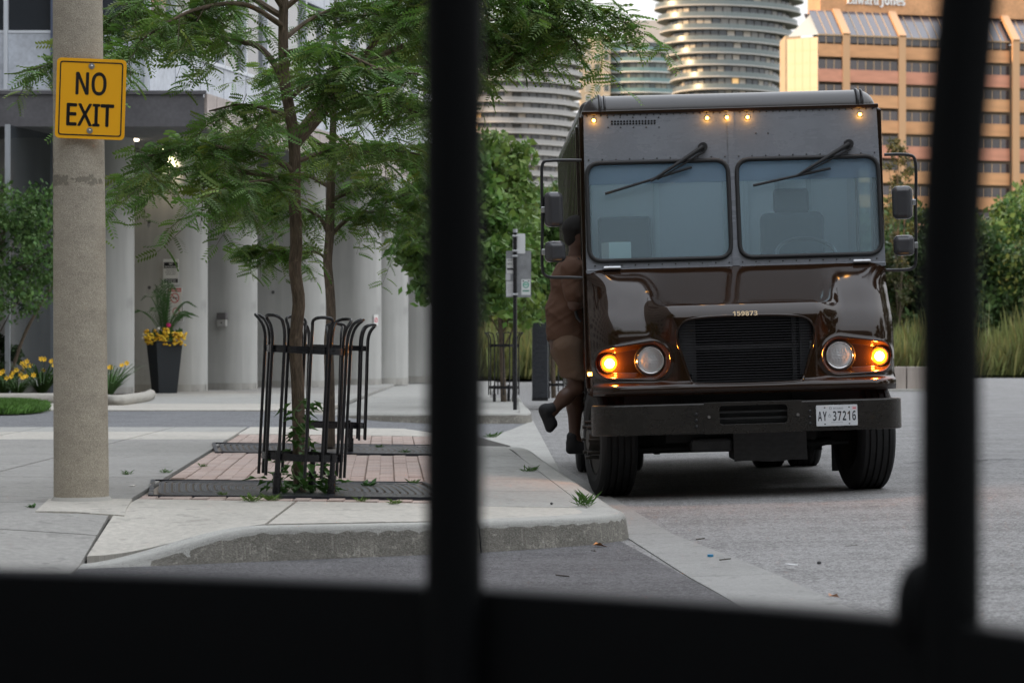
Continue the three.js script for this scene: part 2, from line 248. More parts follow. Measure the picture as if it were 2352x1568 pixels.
// ---------- concrete building on the left ----------
const glassDark = phys(rgb(.035, .042, .05), .06, { metalness: 0, specularIntensity: 1, clearcoat: 1, clearcoatRoughness: .03 });
const bld = thing('apartment_building', 'concrete and glass building with rounded piers and a grey canopy', 'building');
{
  const soff = 4.805, ctop = 5.354, base = .17;
  const cx = (D) => -5.26 + .17 * (D - 47.5);
  const noses = [[300, 50], [470, 53], [585, 55], [743, 58], [872, 61.2], [934, 62.6], [1010, 66]];
  const holeM = std(rgb(.10, .10, .10), 1);
  for (const [px, D] of noses) { // blade walls with a round nose, pointing at the street
    const x = (px - CX) / FL * D, r = .47, len = 3.4, s = new THREE.Shape();
    s.moveTo(-len, -r); s.lineTo(-r, -r); s.absarc(-r, 0, r, -Math.PI / 2, Math.PI / 2, false); s.lineTo(-len, r); s.closePath();
    const g = extr(s, soff - base + .02, 0, 24).rotateX(-Math.PI / 2);
    const p = mesh('pier', uvBox(g), M.wall, bld); p.position.set(x, base, -D - r * .2); p.rotation.y = -.32;
    for (const hy of [.75, 2.0, 3.25]) for (const hx of [-.95]) { const h = mesh('tie_hole', new THREE.CylinderGeometry(.035, .035, .01, 12).rotateX(Math.PI / 2), holeM, p); h.position.set(hx, hy, r + .002); }
    const sk = mesh('base_course', uvBox(extr(s, .16, 0, 24).rotateX(-Math.PI / 2).scale(1.012, 1, 1.015)), std(rgb(.40, .39, .37), .95, { map: rep(T_wall, .5) }), p); sk.position.y = 0;
  }
  // dark glazing set back between the piers
  const back = (D) => cx(D) - 3.2;
  for (let D = 47; D < 72; D += 2.4) {
    const a = V(back(D), 0, -D), b = V(back(D + 2.4), 0, -(D + 2.4)), c = a.clone().add(b).multiplyScalar(.5), an = Math.atan2(b.x - a.x, -(b.z - a.z));
    const o = mesh('lobby_pane', box(.03, soff - base, 2.42), glassDark, bld); o.position.set(c.x, (soff + base) / 2, c.z); o.rotation.y = -an;
    const f = mesh('lobby_mullion', box(.08, soff - base, .09), std(rgb(.45, .48, .52), .4, { metalness: .4 }), bld); f.position.set(a.x + .03, (soff + base) / 2, a.z);
  }
  for (let x = -16; x < -8.6; x += 1.25) { const o = mesh('lobby_pane', box(1.2, soff - base, .03), glassDark, bld); o.position.set(x + .6, (soff + base) / 2, -52.5); const f = mesh('lobby_mullion', box(.09, soff - base, .09), std(rgb(.42, .46, .52), .4, { metalness: .4 }), bld); f.position.set(x, (soff + base) / 2, -52.46); }
  mesh('end_wall', uvBox(new THREE.BoxGeometry(2.2, soff - base, .3).translate(-9.6, (soff + base) / 2, -51.9)), M.wall, bld);
  // canopy: grey front fascia, beige side fascia, dark soffit with lamps
  const can = sub('canopy', bld), sx = -16;
  const plan = new THREE.Shape(); plan.moveTo(sx, 47.5); plan.lineTo(cx(47.5), 47.5); plan.lineTo(cx(72), 72); plan.lineTo(-10, 72); plan.lineTo(sx, 60); plan.closePath();
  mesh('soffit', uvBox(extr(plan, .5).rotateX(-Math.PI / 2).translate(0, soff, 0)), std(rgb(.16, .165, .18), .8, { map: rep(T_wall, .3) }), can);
  const fm = std(rgb(.125, .122, .132), .62, { map: rep(T_dirt, .4) });
  for (let x = sx; x < cx(47.5) - .1; x += 2.35) { const w = Math.min(2.34, cx(47.5) - x); mesh('fascia_panel', box(w - .006, ctop - soff, .05, x + w / 2, (ctop + soff) / 2, -47.46), fm, can); }
  mesh('drip_edge', box(cx(47.5) - sx + .1, .06, .1, (cx(47.5) + sx) / 2, ctop + .03, -47.44), fm, can);
  const bm = std(rgb(.50, .43, .40), .55, { map: rep(T_dirt, .5) });
  for (let D = 47.5; D < 72; D += .62) { const c = D + .31; const o = mesh('fascia_rib', box(.05, ctop - soff + .04, .60), bm, can); o.position.set(cx(c) + .03, (ctop + soff) / 2, -c); o.rotation.y = -.168; }
  const lampM = std(rgb(.9, .88, .8), .4, { emissive: rgb(1, .86, .62), emissiveIntensity: 7 });
  for (const [px, py] of [[307, 322], [382, 342], [872, 457], [1010, 480]]) { // round downlights under the canopy
    const D = FL * (soff - EYE - .02) / (CY - py), x = (px - CX) / FL * D;
    const l = mesh('downlight', new THREE.CylinderGeometry(.085, .085, .03, 20), lampM, can); l.position.set(x, soff - .012, -D);
    const pl = new THREE.SpotLight(rgb(1, .85, .62), 3, 8, 1.0, .6, 2); pl.position.set(x, soff - .05, -D); pl.target.position.set(x, 0, -D); pl.castShadow = true; can.add(pl, pl.target);
  }
  // upper storeys: white panels, glass, frames. Front face looks at the street corner, side face runs along the street.
  const ux = (D) => -6.69 + .2 * (D - 51);
  const wp = std(rgb(.60, .64, .70), .45, { map: rep(T_dirt, .3) }), fr = std(rgb(.62, .65, .69), .4), winM = [glassDark, phys(rgb(.05, .06, .07), .05, { clearcoat: 1 }), phys(rgb(.025, .03, .036), .08, { clearcoat: 1 })];
  const core = new THREE.Shape(); core.moveTo(-30, 51.25); core.lineTo(ux(51.25) - .25, 51.25); core.lineTo(ux(80) - .25, 80); core.lineTo(-30, 80); core.closePath();
  mesh('upper_wall', uvBox(extr(core, 46).rotateX(-Math.PI / 2).translate(0, ctop - .05, 0)), std(rgb(.3, .31, .33), .8), bld);
  for (let k = 0; k < 3; k++) { // two storeys in view
    const y0 = 5.62 + k * 3.1;
    for (let i = 0; i < 8; i++) {
      const x1 = ux(51) - i * .86, x0 = x1 - .86, c = (x0 + x1) / 2;
      const p = mesh('spandrel_panel', box(.80, 1.02, .1, c, y0 + .66, -51.1), wp, bld);
      mesh('window_pane', box(.78, 2.0, .05, c, y0 + 2.18, -51.14), winM[(i + k) % 3], bld);
      mesh('window_frame', box(.07, 3.06, .16, x1 - .01, y0 + 1.55, -51.08), i % 3 === 2 ? std(rgb(.08, .1, .15), .5) : fr, bld);
      mesh('window_rail', box(.8, .05, .12, c, y0 + 1.2, -51.1), fr, bld);
      mesh('sill', box(.86, .13, .2, c, y0 + .08, -51.08), std(rgb(.42, .43, .45), .6), bld);
    }
    for (let i = 0; i < 16; i++) {
      const D = 51.05 + i * 1.5, c = D + .75, a = .197, put = (o, off, y) => { o.position.set(ux(c) + off, y, -c); o.rotation.y = -a; };
      put(mesh('spandrel_panel', box(.1, 1.02, 1.49), wp, bld), -.02, y0 + .45);
      put(mesh('window_pane', box(.05, 2.0, 1.42), winM[(i * 2 + k) % 3], bld), -.08, y0 + 2.02);
      put(mesh('window_frame', box(.14, 2.05, .07), fr, bld), -.02, y0 + 2.02); bld.children.at(-1).position.z += .74; bld.children.at(-1).position.x -= .15;
      put(mesh('window_rail', box(.14, .07, 1.5), fr, bld), -.01, y0 + .99);
    }
  }
}
// things on and before the piers
function wallSign(name, label, draw, w, h, pos, yaw, group) {
  const t = thing(name, label, 'sign', pos); t.rotation.y = yaw;
  mesh('panel', extr(rrShape(w, h, .015), .004), std(rgb(.75, .75, .74), .5), t);
  mesh('print', new THREE.PlaneGeometry(w * .95, h * .95).translate(0, 0, .0065), std(rgb(.95, .95, .95), .5, { map: canvasTex(256, Math.round(256 * h / w), draw) }), t);
  return t;
}
{
  const c = (x, s, y, px, f = 'sans-serif', wt = 'bold') => { x.font = `${wt} ${px}px ${f}`; x.textAlign = 'center'; x.textBaseline = 'middle'; x.fillText(s, 128, y); };
  wallSign('notice_sign', 'black and white no trespassing notice above the potted palm', (x, w, h) => {
    x.fillStyle = '#d8d8d4'; x.fillRect(0, 0, w, h); x.fillStyle = '#151515'; x.fillRect(6, 40, w - 12, 96); x.fillRect(6, h - 82, w - 12, 66);
    x.fillStyle = '#e4e4e0'; c(x, 'NO', 66, 44); c(x, 'TRESPASSING', 112, 34); x.fillStyle = '#333'; c(x, 'THIS PROPERTY', 168, 24); c(x, 'IS UNDER VIDEO', 200, 24); c(x, 'SURVEILLANCE', 232, 24);
    x.fillStyle = '#ddd'; c(x, 'VIOLATORS WILL', h - 62, 24); c(x, 'BE PROSECUTED', h - 34, 24);
  }, .32, .48, P(392, 624, 52.72), -.32);
  wallSign('notice_sign', 'white no smoking notice half hidden behind the palm fronds', (x, w, h) => {
    x.fillStyle = '#d9d7d2'; x.fillRect(0, 0, w, h); x.fillStyle = '#b8433c'; x.fillRect(10, 10, w - 20, 60); x.fillStyle = '#eee'; c(x, 'NO SMOKING', 42, 32); x.strokeStyle = '#b8332c'; x.lineWidth = 16; x.beginPath(); x.arc(128, h / 2 + 30, 76, 0, 7); x.stroke(); x.beginPath(); x.moveTo(74, h / 2 - 24); x.lineTo(182, h / 2 + 84); x.stroke(); x.fillStyle = '#222'; x.fillRect(78, h / 2 + 22, 100, 16);
  }, .30, .34, P(401, 680, 52.7), -.32);
  wallSign('notice_sign', 'white notice low on the pier just above the pink flower', (x, w, h) => {
    x.fillStyle = '#d6d4d0'; x.fillRect(0, 0, w, h); x.strokeStyle = '#333'; x.lineWidth = 10; x.strokeRect(8, 8, w - 16, h - 16); x.fillStyle = '#444'; x.fillRect(30, h - 70, w - 60, 14); x.fillRect(30, h - 46, w - 60, 12); x.strokeStyle = '#a43'; x.lineWidth = 14; x.beginPath(); x.arc(128, h / 2 - 20, 60, 0, 7); x.stroke();
  }, .30, .33, P(404, 718, 52.7), -.32);
  wallSign('notice_sign', 'small white sticker with a red circle on the fifth pier', (x, w, h) => { x.fillStyle = '#dcdad6'; x.fillRect(0, 0, w, h); x.strokeStyle = '#c03a4a'; x.lineWidth = 34; x.beginPath(); x.arc(128, h / 2, 84, 0, 7); x.stroke(); x.beginPath(); x.moveTo(70, h / 2 + 60); x.lineTo(186, h / 2 - 60); x.stroke(); }, .15, .24, P(863, 735, 61.12), .93);
  const ab = thing('ash_bin', 'small steel wall ashtray on the third pier beyond the potted palm', 'ashtray', P(512, 734, 54.76)); ab.rotation.y = -.32;
  mesh('body', rbox(.19, .13, .09, .012, 0, -.065, .045), std(rgb(.5, .49, .47), .4, { metalness: .6 }), ab); mesh('hood', rbox(.2, .13, .1, .012, 0, .07, .05), std(rgb(.16, .15, .15), .45, { metalness: .5 }), ab); mesh('lock', new THREE.CylinderGeometry(.014, .014, .01, 10).rotateX(Math.PI / 2).translate(0, -.06, .093), M.black, ab);
}
{ // tall planter with palm and flowers
  const D = 51.4, b = V((377 - CX) / FL * D, .195, -D);
  const t = thing('planter', 'tall tapered charcoal planter standing against the pier', 'planter', b); t.rotation.y = .5;
  const body = new THREE.CylinderGeometry(.365, .25, .95, 4, 1, false).rotateY(Math.PI / 4).translate(0, .475, 0).toNonIndexed(); body.computeVertexNormals();
  mesh('pot', body, std(rgb(.012, .016, .02), .5), t); mesh('rim', new THREE.TorusGeometry(.352, .018, 6, 4).rotateX(Math.PI / 2).rotateY(Math.PI / 4).translate(0, .945, 0), std(rgb(.012, .016, .02), .5), t); mesh('soil', new THREE.CircleGeometry(.32, 4).rotateX(-Math.PI / 2).rotateY(Math.PI / 4).translate(0, .953, 0), std(rgb(.04, .03, .02), 1), t);
  const pl = thing('potted_palm', 'feathery green palm growing from the charcoal planter', 'plant', [b.x, b.y + .94, b.z]);
  const gm = leafMat(rgb(.05, .12, .03), .35), r = mulberry(3), leaf = (l, w) => { const g = new THREE.BufferGeometry(); g.setAttribute('position', new THREE.Float32BufferAttribute([0, 0, 0, l * .5, w, 0, l, -l * .12, 0, l * .5, -w, 0], 3)); g.setIndex([0, 1, 2, 0, 2, 3]); g.computeVertexNormals(); return g; };
  for (let i = 0; i < 15; i++) {
    const a = i / 15 * 6.28 + r(), up = .5 + r() * .75, out = (1.1 - up) * .8 + .1, gs = [], pts = [V(0, 0, 0), V(Math.cos(a) * out * .45, up * .7, Math.sin(a) * out * .45), V(Math.cos(a) * out, up, Math.sin(a) * out), V(Math.cos(a) * out * 1.5, up * .9, Math.sin(a) * out * 1.5)], cv = new THREE.CatmullRomCurve3(pts);
    gs.push(new THREE.TubeGeometry(cv, 10, .006, 4));
    for (let k = 5; k < 22; k++) for (const s of [-1, 1]) { const p = cv.getPointAt(k / 22), tg = cv.getTangentAt(k / 22), g = leaf(.2 * (1 - Math.abs(k / 22 - .55)), .009), side = V(-Math.sin(a), 0, Math.cos(a)).multiplyScalar(s), d = side.multiplyScalar(.8).add(tg.clone().multiplyScalar(.7)).normalize(); g.applyQuaternion(new THREE.Quaternion().setFromUnitVectors(V(1, 0, 0), d)); gs.push(g.translate(p.x, p.y, p.z)); }
    mesh('frond', gs, gm, pl);
  }
  const fl = thing('yellow_flowers', 'mound of yellow blossoms with white and pink ones round the palm', 'flowers', [b.x, b.y + .95, b.z]);
  const pet = new THREE.IcosahedronGeometry(.03, 0), ym = [rgb(.75, .48, .03), rgb(.8, .58, .06), rgb(.65, .36, .02)].map((c) => std(c, .8));
  const lf = []; for (let i = 0; i < 130; i++) { const g = leaf(.12, .03); g.rotateZ(r() * 3).rotateY(r() * 6.3); lf.push(g.translate((r() - .5) * .62, r() * .15, (r() - .5) * .5)); } mesh('foliage', lf, gm, fl);
  const im = [[], [], []]; for (const [cx, cy, n, s] of [[-.22, .1, 40, .15], [.02, .1, 34, .12], [.3, .05, 52, .16], [-.26, .02, 22, .1], [.06, -.02, 22, .1], [.05, .2, 14, .06]]) for (let i = 0; i < n; i++) im[i % 3].push(pet.clone().scale(1, .7, 1).translate(cx + (r() - .5) * s * 1.6, cy + (r() - .5) * s * 1.5, .22 + (r() - .5) * .16));
  im.forEach((l, i) => { const o = mesh('blossoms', l, ym[i], fl); o.userData.kind = 'stuff'; });
  mesh('pink_blossom', pet.clone().scale(1.7, 1.5, 1.5).translate(.1, .3, .2), std(rgb(.6, .03, .2), .8), fl); for (const [x, y] of [[-.08, .24], [-.36, .13], [-.37, .06]]) mesh('white_blossom', pet.clone().translate(x, y, .2), std(rgb(.75, .75, .72), .8), fl);
}

// ---------- brown delivery truck ----------
const truck = thing('delivery_truck', 'dark brown step van with lit amber turn lamps parked at the kerb', 'truck', [1.69, .03, -19.7]);
truck.rotation.set(0, .0123, .0275, 'YXZ');
const T_film = tex(512, (u, v) => { const a = fbm(u, v, 5, 4), f = fbm(u, v, 90, 3), k = .93 + .07 * (a - .5) + .08 * (f - .5); return [k, k, k]; });
const MT = {
  gloss: phys(rgb(.02, .0098, .0052), .15, { roughnessMap: T_rough, specularIntensity: .85 }),
  panelGrey: std(rgb(.25, .265, .295), .5, { map: T_film, roughnessMap: T_rough, metalness: .15 }),  // blue-grey satin colour of the upper front panel, lighter than the hood
  bump: std(rgb(.02, .017, .014), .5, { map: rep(T_dirt, 2), roughnessMap: T_rough, bumpMap: rep(T_bumpf, 4), bumpScale: .0008 }),
  cap: phys(rgb(.02, .016, .015), .32, { clearcoat: .4, clearcoatRoughness: .2 }),
  rubber: std(rgb(.014, .014, .015), .6), under: std(rgb(.012, .012, .012), .8), pan: std(rgb(.09, .09, .092), .7, { map: rep(T_dirt, 3) }),
  tyre: std(rgb(.016, .016, .017), .78, { map: rep(T_dirt, 3) }), trim: std(rgb(.02, .02, .022), .35),
  amber: std(rgb(.8, .25, .02), .3, { emissive: rgb(1, .10, .004), emissiveIntensity: 2.4 }), core: std(rgb(.9, .6, .3), .3, { emissive: rgb(1, .5, .12), emissiveIntensity: 16 }), marker: std(rgb(.8, .35, .05), .3, { emissive: rgb(1, .42, .06), emissiveIntensity: 9 }),
  cabin: std(rgb(.55, .57, .58), .7), mirror: std(rgb(.055, .055, .06), .34, { roughnessMap: T_rough }),
};
const fz = (zx, zy) => { const u = zx - 1222, v = zy - 820; return [(u - .036 * v) / 821, 2.08 - (v + .0235 * u) / 821]; };  // front panel: picture to truck coordinates
const zf = (y) => -.62 - .14 * (y - 1.667);
const shear = (g) => { const p = g.attributes.position; for (let i = 0; i < p.count; i++) p.setZ(i, p.getZ(i) + zf(p.getY(i))); g.computeVertexNormals(); return g; };
{ // front panel with two window openings
  const W = 1.085, s = new THREE.Shape(); s.moveTo(-W - .008, 1.64); s.lineTo(W + .008, 1.64); s.lineTo(W - .006, 2.83); s.lineTo(-W + .006, 2.83); s.closePath();
  const wins = [[-.551, 2.089], [.551, 2.089]];
  for (const [x, y] of wins) s.holes.push(rrShape(1.02, .70, .1, x, y));
  mesh('front_panel', shear(uvBox(extr(s, .025, 0, 12)).translate(0, 0, -.025)), MT.panelGrey, truck);
  mesh('centre_strip', shear(box(.05, 1.14, .006, 0, 2.24, .004)), MT.panelGrey, truck);
  const glass = phys(rgb(.60, .80, .90), .04, { transmission: .77, thickness: 0, ior: 1.5 }), band = phys(rgb(.40, .52, .63), .04, { transmission: .72, thickness: 0 });
  for (const [x, y] of wins) {
    const g = sub('windshield', truck);
    mesh('pane', shear(new THREE.ShapeGeometry(rrShape(1.03, .71, .1, x, y), 10).translate(0, 0, -.012)), glass, g);
    const t = new THREE.Shape(), a = x - .51, b = x + .51, h = y + .352; t.moveTo(a, h - .15); t.lineTo(b, h - .15); t.lineTo(b, h - .1); t.quadraticCurveTo(b, h, b - .1, h); t.lineTo(a + .1, h); t.quadraticCurveTo(a, h, a, h - .1); t.closePath();
    mesh('tint_band', shear(new THREE.ShapeGeometry(t, 8).translate(0, 0, -.008)), band, g);
    const pts = rrShape(1.04, .72, .105, x, y).getSpacedPoints(90).slice(0, -1).map((p) => V(p.x, p.y, zf(p.y) + .006));
    mesh('gasket', new THREE.TubeGeometry(new THREE.CatmullRomCurve3(pts, true), 160, .017, 7, true), MT.rubber, g);
  }
  const riv = [], rv = (x, y) => riv.push(new THREE.SphereGeometry(.006, 7, 4).translate(x, y, zf(y) + .001));
  for (let i = 0; i < 44; i++) rv(-1.05 + i * 2.1 / 43, 2.80);
  for (let i = 0; i < 22; i++) { rv(-1.05 + i * 2.1 / 21, 2.475); rv(-1.03 + i * 2.06 / 21, 1.695); }
  for (let i = 0; i < 13; i++) rv(0, 1.72 + i * .082);
  for (const zx of [462, 538, 615, 692, 770]) { rv(...fz(zx, 258)); rv(...fz(zx + 3, 318)); }
  rv(...fz(1357, 357)); rv(...fz(1430, 357));
  mesh('rivets', riv, MT.trim, truck);
  const holes = []; for (let i = 0; i < 15; i++) for (const k of [0, 1]) { const [x, y] = fz(488 + i * 18.4, 283 + k * 15 - i * .25); holes.push(new THREE.CylinderGeometry(.0075, .0075, .006, 10).rotateX(Math.PI / 2).translate(x, y, zf(y) + .001)); }
  mesh('vent_holes', holes, std(rgb(.004, .004, .004), 1), truck);
  for (const [zx, zy] of [[378, 277], [1062, 264], [1182, 261], [1306, 260], [1985, 245]]) {
    const [x, y] = fz(zx, zy); const m = mesh('marker_lamp', new THREE.SphereGeometry(.013, 12, 8).translate(x, y, zf(y) + .012), MT.marker, truck); mesh('lamp_base', new THREE.CylinderGeometry(.019, .021, .012, 12).rotateX(Math.PI / 2).translate(x, y, zf(y) + .003), MT.trim, m);
    const l = new THREE.PointLight(rgb(1, .45, .08), .012, 1); l.position.set(x, y, zf(y) + .03); l.castShadow = true; truck.add(l);
  }
  // wipers
  for (const [p, e, b0, b1] of [[[1035, 440], [720, 648], [447, 722], [968, 563]], [[1915, 425], [1600, 616], [1337, 675], [1803, 572]]]) {
    const w = sub('wiper', truck), q = (a, o) => { const [x, y] = fz(...a); return V(x, y, zf(y) + o); };
    const hub = q(p, .02); mesh('pivot', [new THREE.CylinderGeometry(.033, .036, .05, 16).rotateX(Math.PI / 2).translate(hub.x, hub.y, hub.z)], MT.rubber, w);
    mesh('arm', [rod(q(p, .045), q(e, .04), .018, 8, .009), rod(q([p[0] + 8, p[1] + 30], .035), q([e[0] + 40, e[1] - 10], .03), .008, 6, .006)], MT.rubber, w);
    mesh('blade', [rod(q(b0, .022), q(b1, .022), .011, 6), rod(q([lerp(b0[0], b1[0], .3), lerp(b0[1], b1[1], .3)], .034), q([lerp(b0[0], b1[0], .72), lerp(b0[1], b1[1], .72)], .034), .009, 6)], MT.rubber, w);
  }
}
{ // roof, straps, pillars, sides
  const cap = mesh('roof_cap', rbox(2.18, .42, .5, .145, 0, 2.955 - .21, -1.035, 6), MT.cap, truck);
  each('roof_rail', [rbox(.16, .16, 5.9, .07, -1.01, 2.87, -4.15, 4), rbox(.16, .16, 5.9, .07, 1.01, 2.87, -4.15, 4)], MT.cap, truck);
  mesh('roof_panel', box(1.95, .02, 5.75, 0, 2.93, -4.16), phys(rgb(.85, .88, .9), 1, { transmission: .6, thickness: 0 }), truck);  // translucent roof carried on over the cab, added to let light in
  mesh('drip_rail', rbox(2.185, .03, .02, .008, 0, 2.822, -.776), MT.gloss, truck);
  for (const x of [-.955, .945]) { const g = []; for (const [y, z] of [[2.825, -.775], [2.87, -.778], [2.91, -.80], [2.943, -.85], [2.958, -.93]]) g.push(V(x, y, z)); mesh('roof_strap', new THREE.TubeGeometry(new THREE.CatmullRomCurve3(g), 16, .012, 6).scale(1, 1, 1), MT.trim, truck); mesh('roof_strap', new THREE.TubeGeometry(new THREE.CatmullRomCurve3(g.map((p) => p.clone().add(V(.035, -.002, 0)))), 16, .008, 6), MT.trim, truck); }
  for (const s of [-1, 1]) {
    mesh('pillar', [rbox(.07, 2.05, .16, .025, s * 1.07, 1.79, -.86), rbox(.03, 2.0, .04, .012, s * 1.1, 1.8, -.80)], MT.gloss, truck);
    mesh('added_skirt', rbox(.03, .36, 2.4, .01, s * 1.04, .44, -2.95), MT.bump, truck); mesh('added_flap', box(.3, .5, .02, s * .92, .36, -1.5 + (s < 0 ? .42 : 0) * 0), MT.rubber, truck);  // skirts and flaps added to keep light out from under the truck
    mesh('side_sill', rbox(.06, .16, 5.0, .02, s * 1.06, .62, -4.3), MT.bump, truck);
    const side = sub('side_wall', truck), sm = phys(rgb(.035, .025, .02), .12, { clearcoat: 1, clearcoatRoughness: .05 });
    mesh('panel', box(.03, 2.1, 4.95, s * 1.07, 1.78, -4.35), sm, side);
    for (let i = 0; i < 15; i++) mesh('rib', rbox(.02, 2.08, .05, .008, s * 1.089, 1.78, -2.05 - i * .33, 1), sm, side);
    if (s > 0) { mesh('panel', box(.03, .82, 1.0, s * 1.07, 1.12, -1.4), sm, side); mesh('panel', box(.03, .42, 1.0, s * 1.07, 2.62, -1.4), sm, side); mesh('door_glass', box(.006, .9, .9, s * 1.07, 1.98, -1.4), phys(rgb(.85, .95, .95), .03, { transmission: 1, thickness: 0 }), side); }
    else { mesh('door_rail', box(.03, .1, 1.0, s * 1.05, 2.78, -1.4), MT.trim, side); mesh('grab_handle', tube([[-1.1, 1.3, -1.86], [-1.13, 1.34, -1.86], [-1.13, 1.75, -1.86], [-1.1, 1.79, -1.86]], .012, 6), MT.trim, side); }
  }
  mesh('rear_wall', box(2.12, 2.2, .04, 0, 1.83, -6.84), MT.cabin, truck);
  // cabin
  mesh('cab_floor', box(2.1, .04, 5.9, 0, .78, -3.9), MT.under, truck);
  const bulk = sub('bulkhead', truck), bm = std(rgb(.78, .80, .81), .75);
  mesh('panel', box(.58, 2.0, .03, -.76, 1.8, -2.35), bm, bulk); mesh('panel', box(.98, 2.0, .03, .57, 1.8, -2.35), bm, bulk); mesh('panel', box(.55, .3, .03, -.2, 2.7, -2.35), bm, bulk); each('door_frame', [box(.04, 2.0, .07, -.46, 1.8, -2.33), box(.04, 2.0, .07, .09, 1.8, -2.33)], std(rgb(.6, .65, .66), .5), bulk);
  for (const x of [.25, .5, .75]) mesh('stiffener', box(.035, 1.9, .04, x, 1.8, -2.32), std(rgb(.58, .62, .63), .5), bulk);
  const ds = sub('dashboard', truck); mesh('top', rbox(2.06, .06, .36, .02, 0, 1.62, -.86), std(rgb(.20, .23, .25), .8), ds); mesh('face', box(2.06, .5, .04, 0, 1.36, -1.02), MT.trim, ds); mesh('binnacle', rbox(.42, .1, .2, .03, .55, 1.69, -.92), std(rgb(.16, .18, .19), .8), ds);
  const st = sub('steering_wheel', truck); mesh('rim', new THREE.TorusGeometry(.22, .014, 8, 40).rotateX(-1.0).translate(.58, 1.76, -1.18), MT.trim, st); mesh('spoke', [rod(V(.58, 1.76, -1.18), V(.42, 1.72, -1.15), .012), rod(V(.58, 1.76, -1.18), V(.74, 1.72, -1.15), .012), rod(V(.58, 1.76, -1.18), V(.58, 1.45, -1.0), .02)], MT.trim, st);
  const se = sub('driver_seat', truck); mesh('cushion', rbox(.5, .14, .5, .05, .58, 1.3, -1.8), std(rgb(.05, .06, .075), .9), se); mesh('backrest', rbox(.5, .78, .14, .06, .58, 1.72, -2.06), std(rgb(.05, .06, .075), .9), se); mesh('headrest', rbox(.28, .2, .1, .04, .58, 2.2, -2.08), std(rgb(.05, .06, .075), .9), se);
  const js = sub('jump_seat', truck); mesh('backrest', rbox(.42, .34, .08, .03, -.72, 1.95, -2.26), std(rgb(.06, .07, .08), .9), js); mesh('cushion', rbox(.42, .08, .1, .03, -.72, 1.72, -2.22), std(rgb(.1, .12, .14), .9), js);
  each('sun_visor', [rbox(.5, .16, .02, .01, -.5, 2.52, -.86), rbox(.5, .16, .02, .01, .5, 2.52, -.86)], std(rgb(.24, .27, .3), .8), truck);
  mesh('step', [box(.34, .04, .8, -.92, .245, -1.5), box(.03, .55, .8, -.76, .52, -1.5)], std(rgb(.14, .14, .14), .6), truck);
  const pk = thing('parcel', 'pale cardboard box behind the left windshield pane', 'box'); const pb = mesh('carton', rbox(.17, .21, .2, .004, 0, 0, 0, 1), std(rgb(.72, .66, .55), .8), pk); mesh('tape', box(.05, .004, .201, 0, .106, 0), std(rgb(.5, .42, .3), .4), pk);
  truck.updateMatrixWorld(true); pk.position.copy(truck.localToWorld(V(-.86, 1.765, -.86))); pk.rotation.set(0, .25, .0275);
}
// hood: a sculpted shell with grille opening and lamp pods
const prof = (tab, y) => { for (let i = 0; i < tab.length - 1; i++) if (y >= tab[i + 1][0]) { const t = (y - tab[i + 1][0]) / (tab[i][0] - tab[i + 1][0]); return lerp(tab[i + 1][1], tab[i][1], clamp(t)); } return tab.at(-1)[1]; };
const smoothTab = (tab) => { const c = new THREE.SplineCurve(tab.map(([y, z]) => new THREE.Vector2(y, z))), q = c.getPoints(160).map((p) => [p.x, p.y]); return (y) => prof(q, y); };
const zMid = smoothTab([[1.667, -.615], [1.58, -.47], [1.48, -.29], [1.41, -.155], [1.388, -.115], [1.375, -.095], [1.34, -.06], [1.305, -.04], [1.27, -.035], [1.1, -.03], [.95, -.025], [.86, -.022], [.842, -.018], [.825, .008], [.80, .022], [.775, .018], [.75, -.01]]);
const zSide = smoothTab([[1.667, -.615], [1.58, -.50], [1.48, -.38], [1.38, -.275], [1.30, -.195], [1.23, -.145], [1.17, -.118], [1.1, -.106], [1.0, -.10], [.90, -.096], [.86, -.09], [.842, -.072], [.825, -.03], [.80, -.012], [.775, -.015], [.75, -.04]]);
const pod = (x, y) => { const ax = Math.abs(x), a = [.673, 1.0], b = [.965, .985], dx = b[0] - a[0], dy = b[1] - a[1], t = clamp(((ax - a[0]) * dx + (y - a[1]) * dy) / (dx * dx + dy * dy)); return Math.hypot(ax - a[0] - dx * t, y - a[1] - dy * t) - lerp(.125, .098, t); };
function hoodZ(x, y, withPod = true) {
  const ax = Math.abs(x), t = y > 1.3 ? 0 : 0;
  const w = sstep(.50 + .2 * sstep(1.42, 1.15, y) * 0, .74, ax - .10 * sstep(1.36, 1.1, y) * -.6);
  let z = lerp(zMid(y), zSide(y), w);
  z -= .02 * sstep(.62, .95, ax) * sstep(.9, 1.2, y) * sstep(1.6, 1.35, y);
  z -= .16 * Math.pow(clamp((ax - .86) / .235), 2.2) * sstep(1.66, 1.5, y) + .05 * Math.pow(clamp((ax - .95) / .14), 2);
  if (withPod) z -= .075 * sstep(.006, -.03, pod(x, y)) + .0 ;
  if (withPod) z += .012 * Math.exp(-Math.pow((pod(x, y) - .012) / .012, 2));
  return z;
}
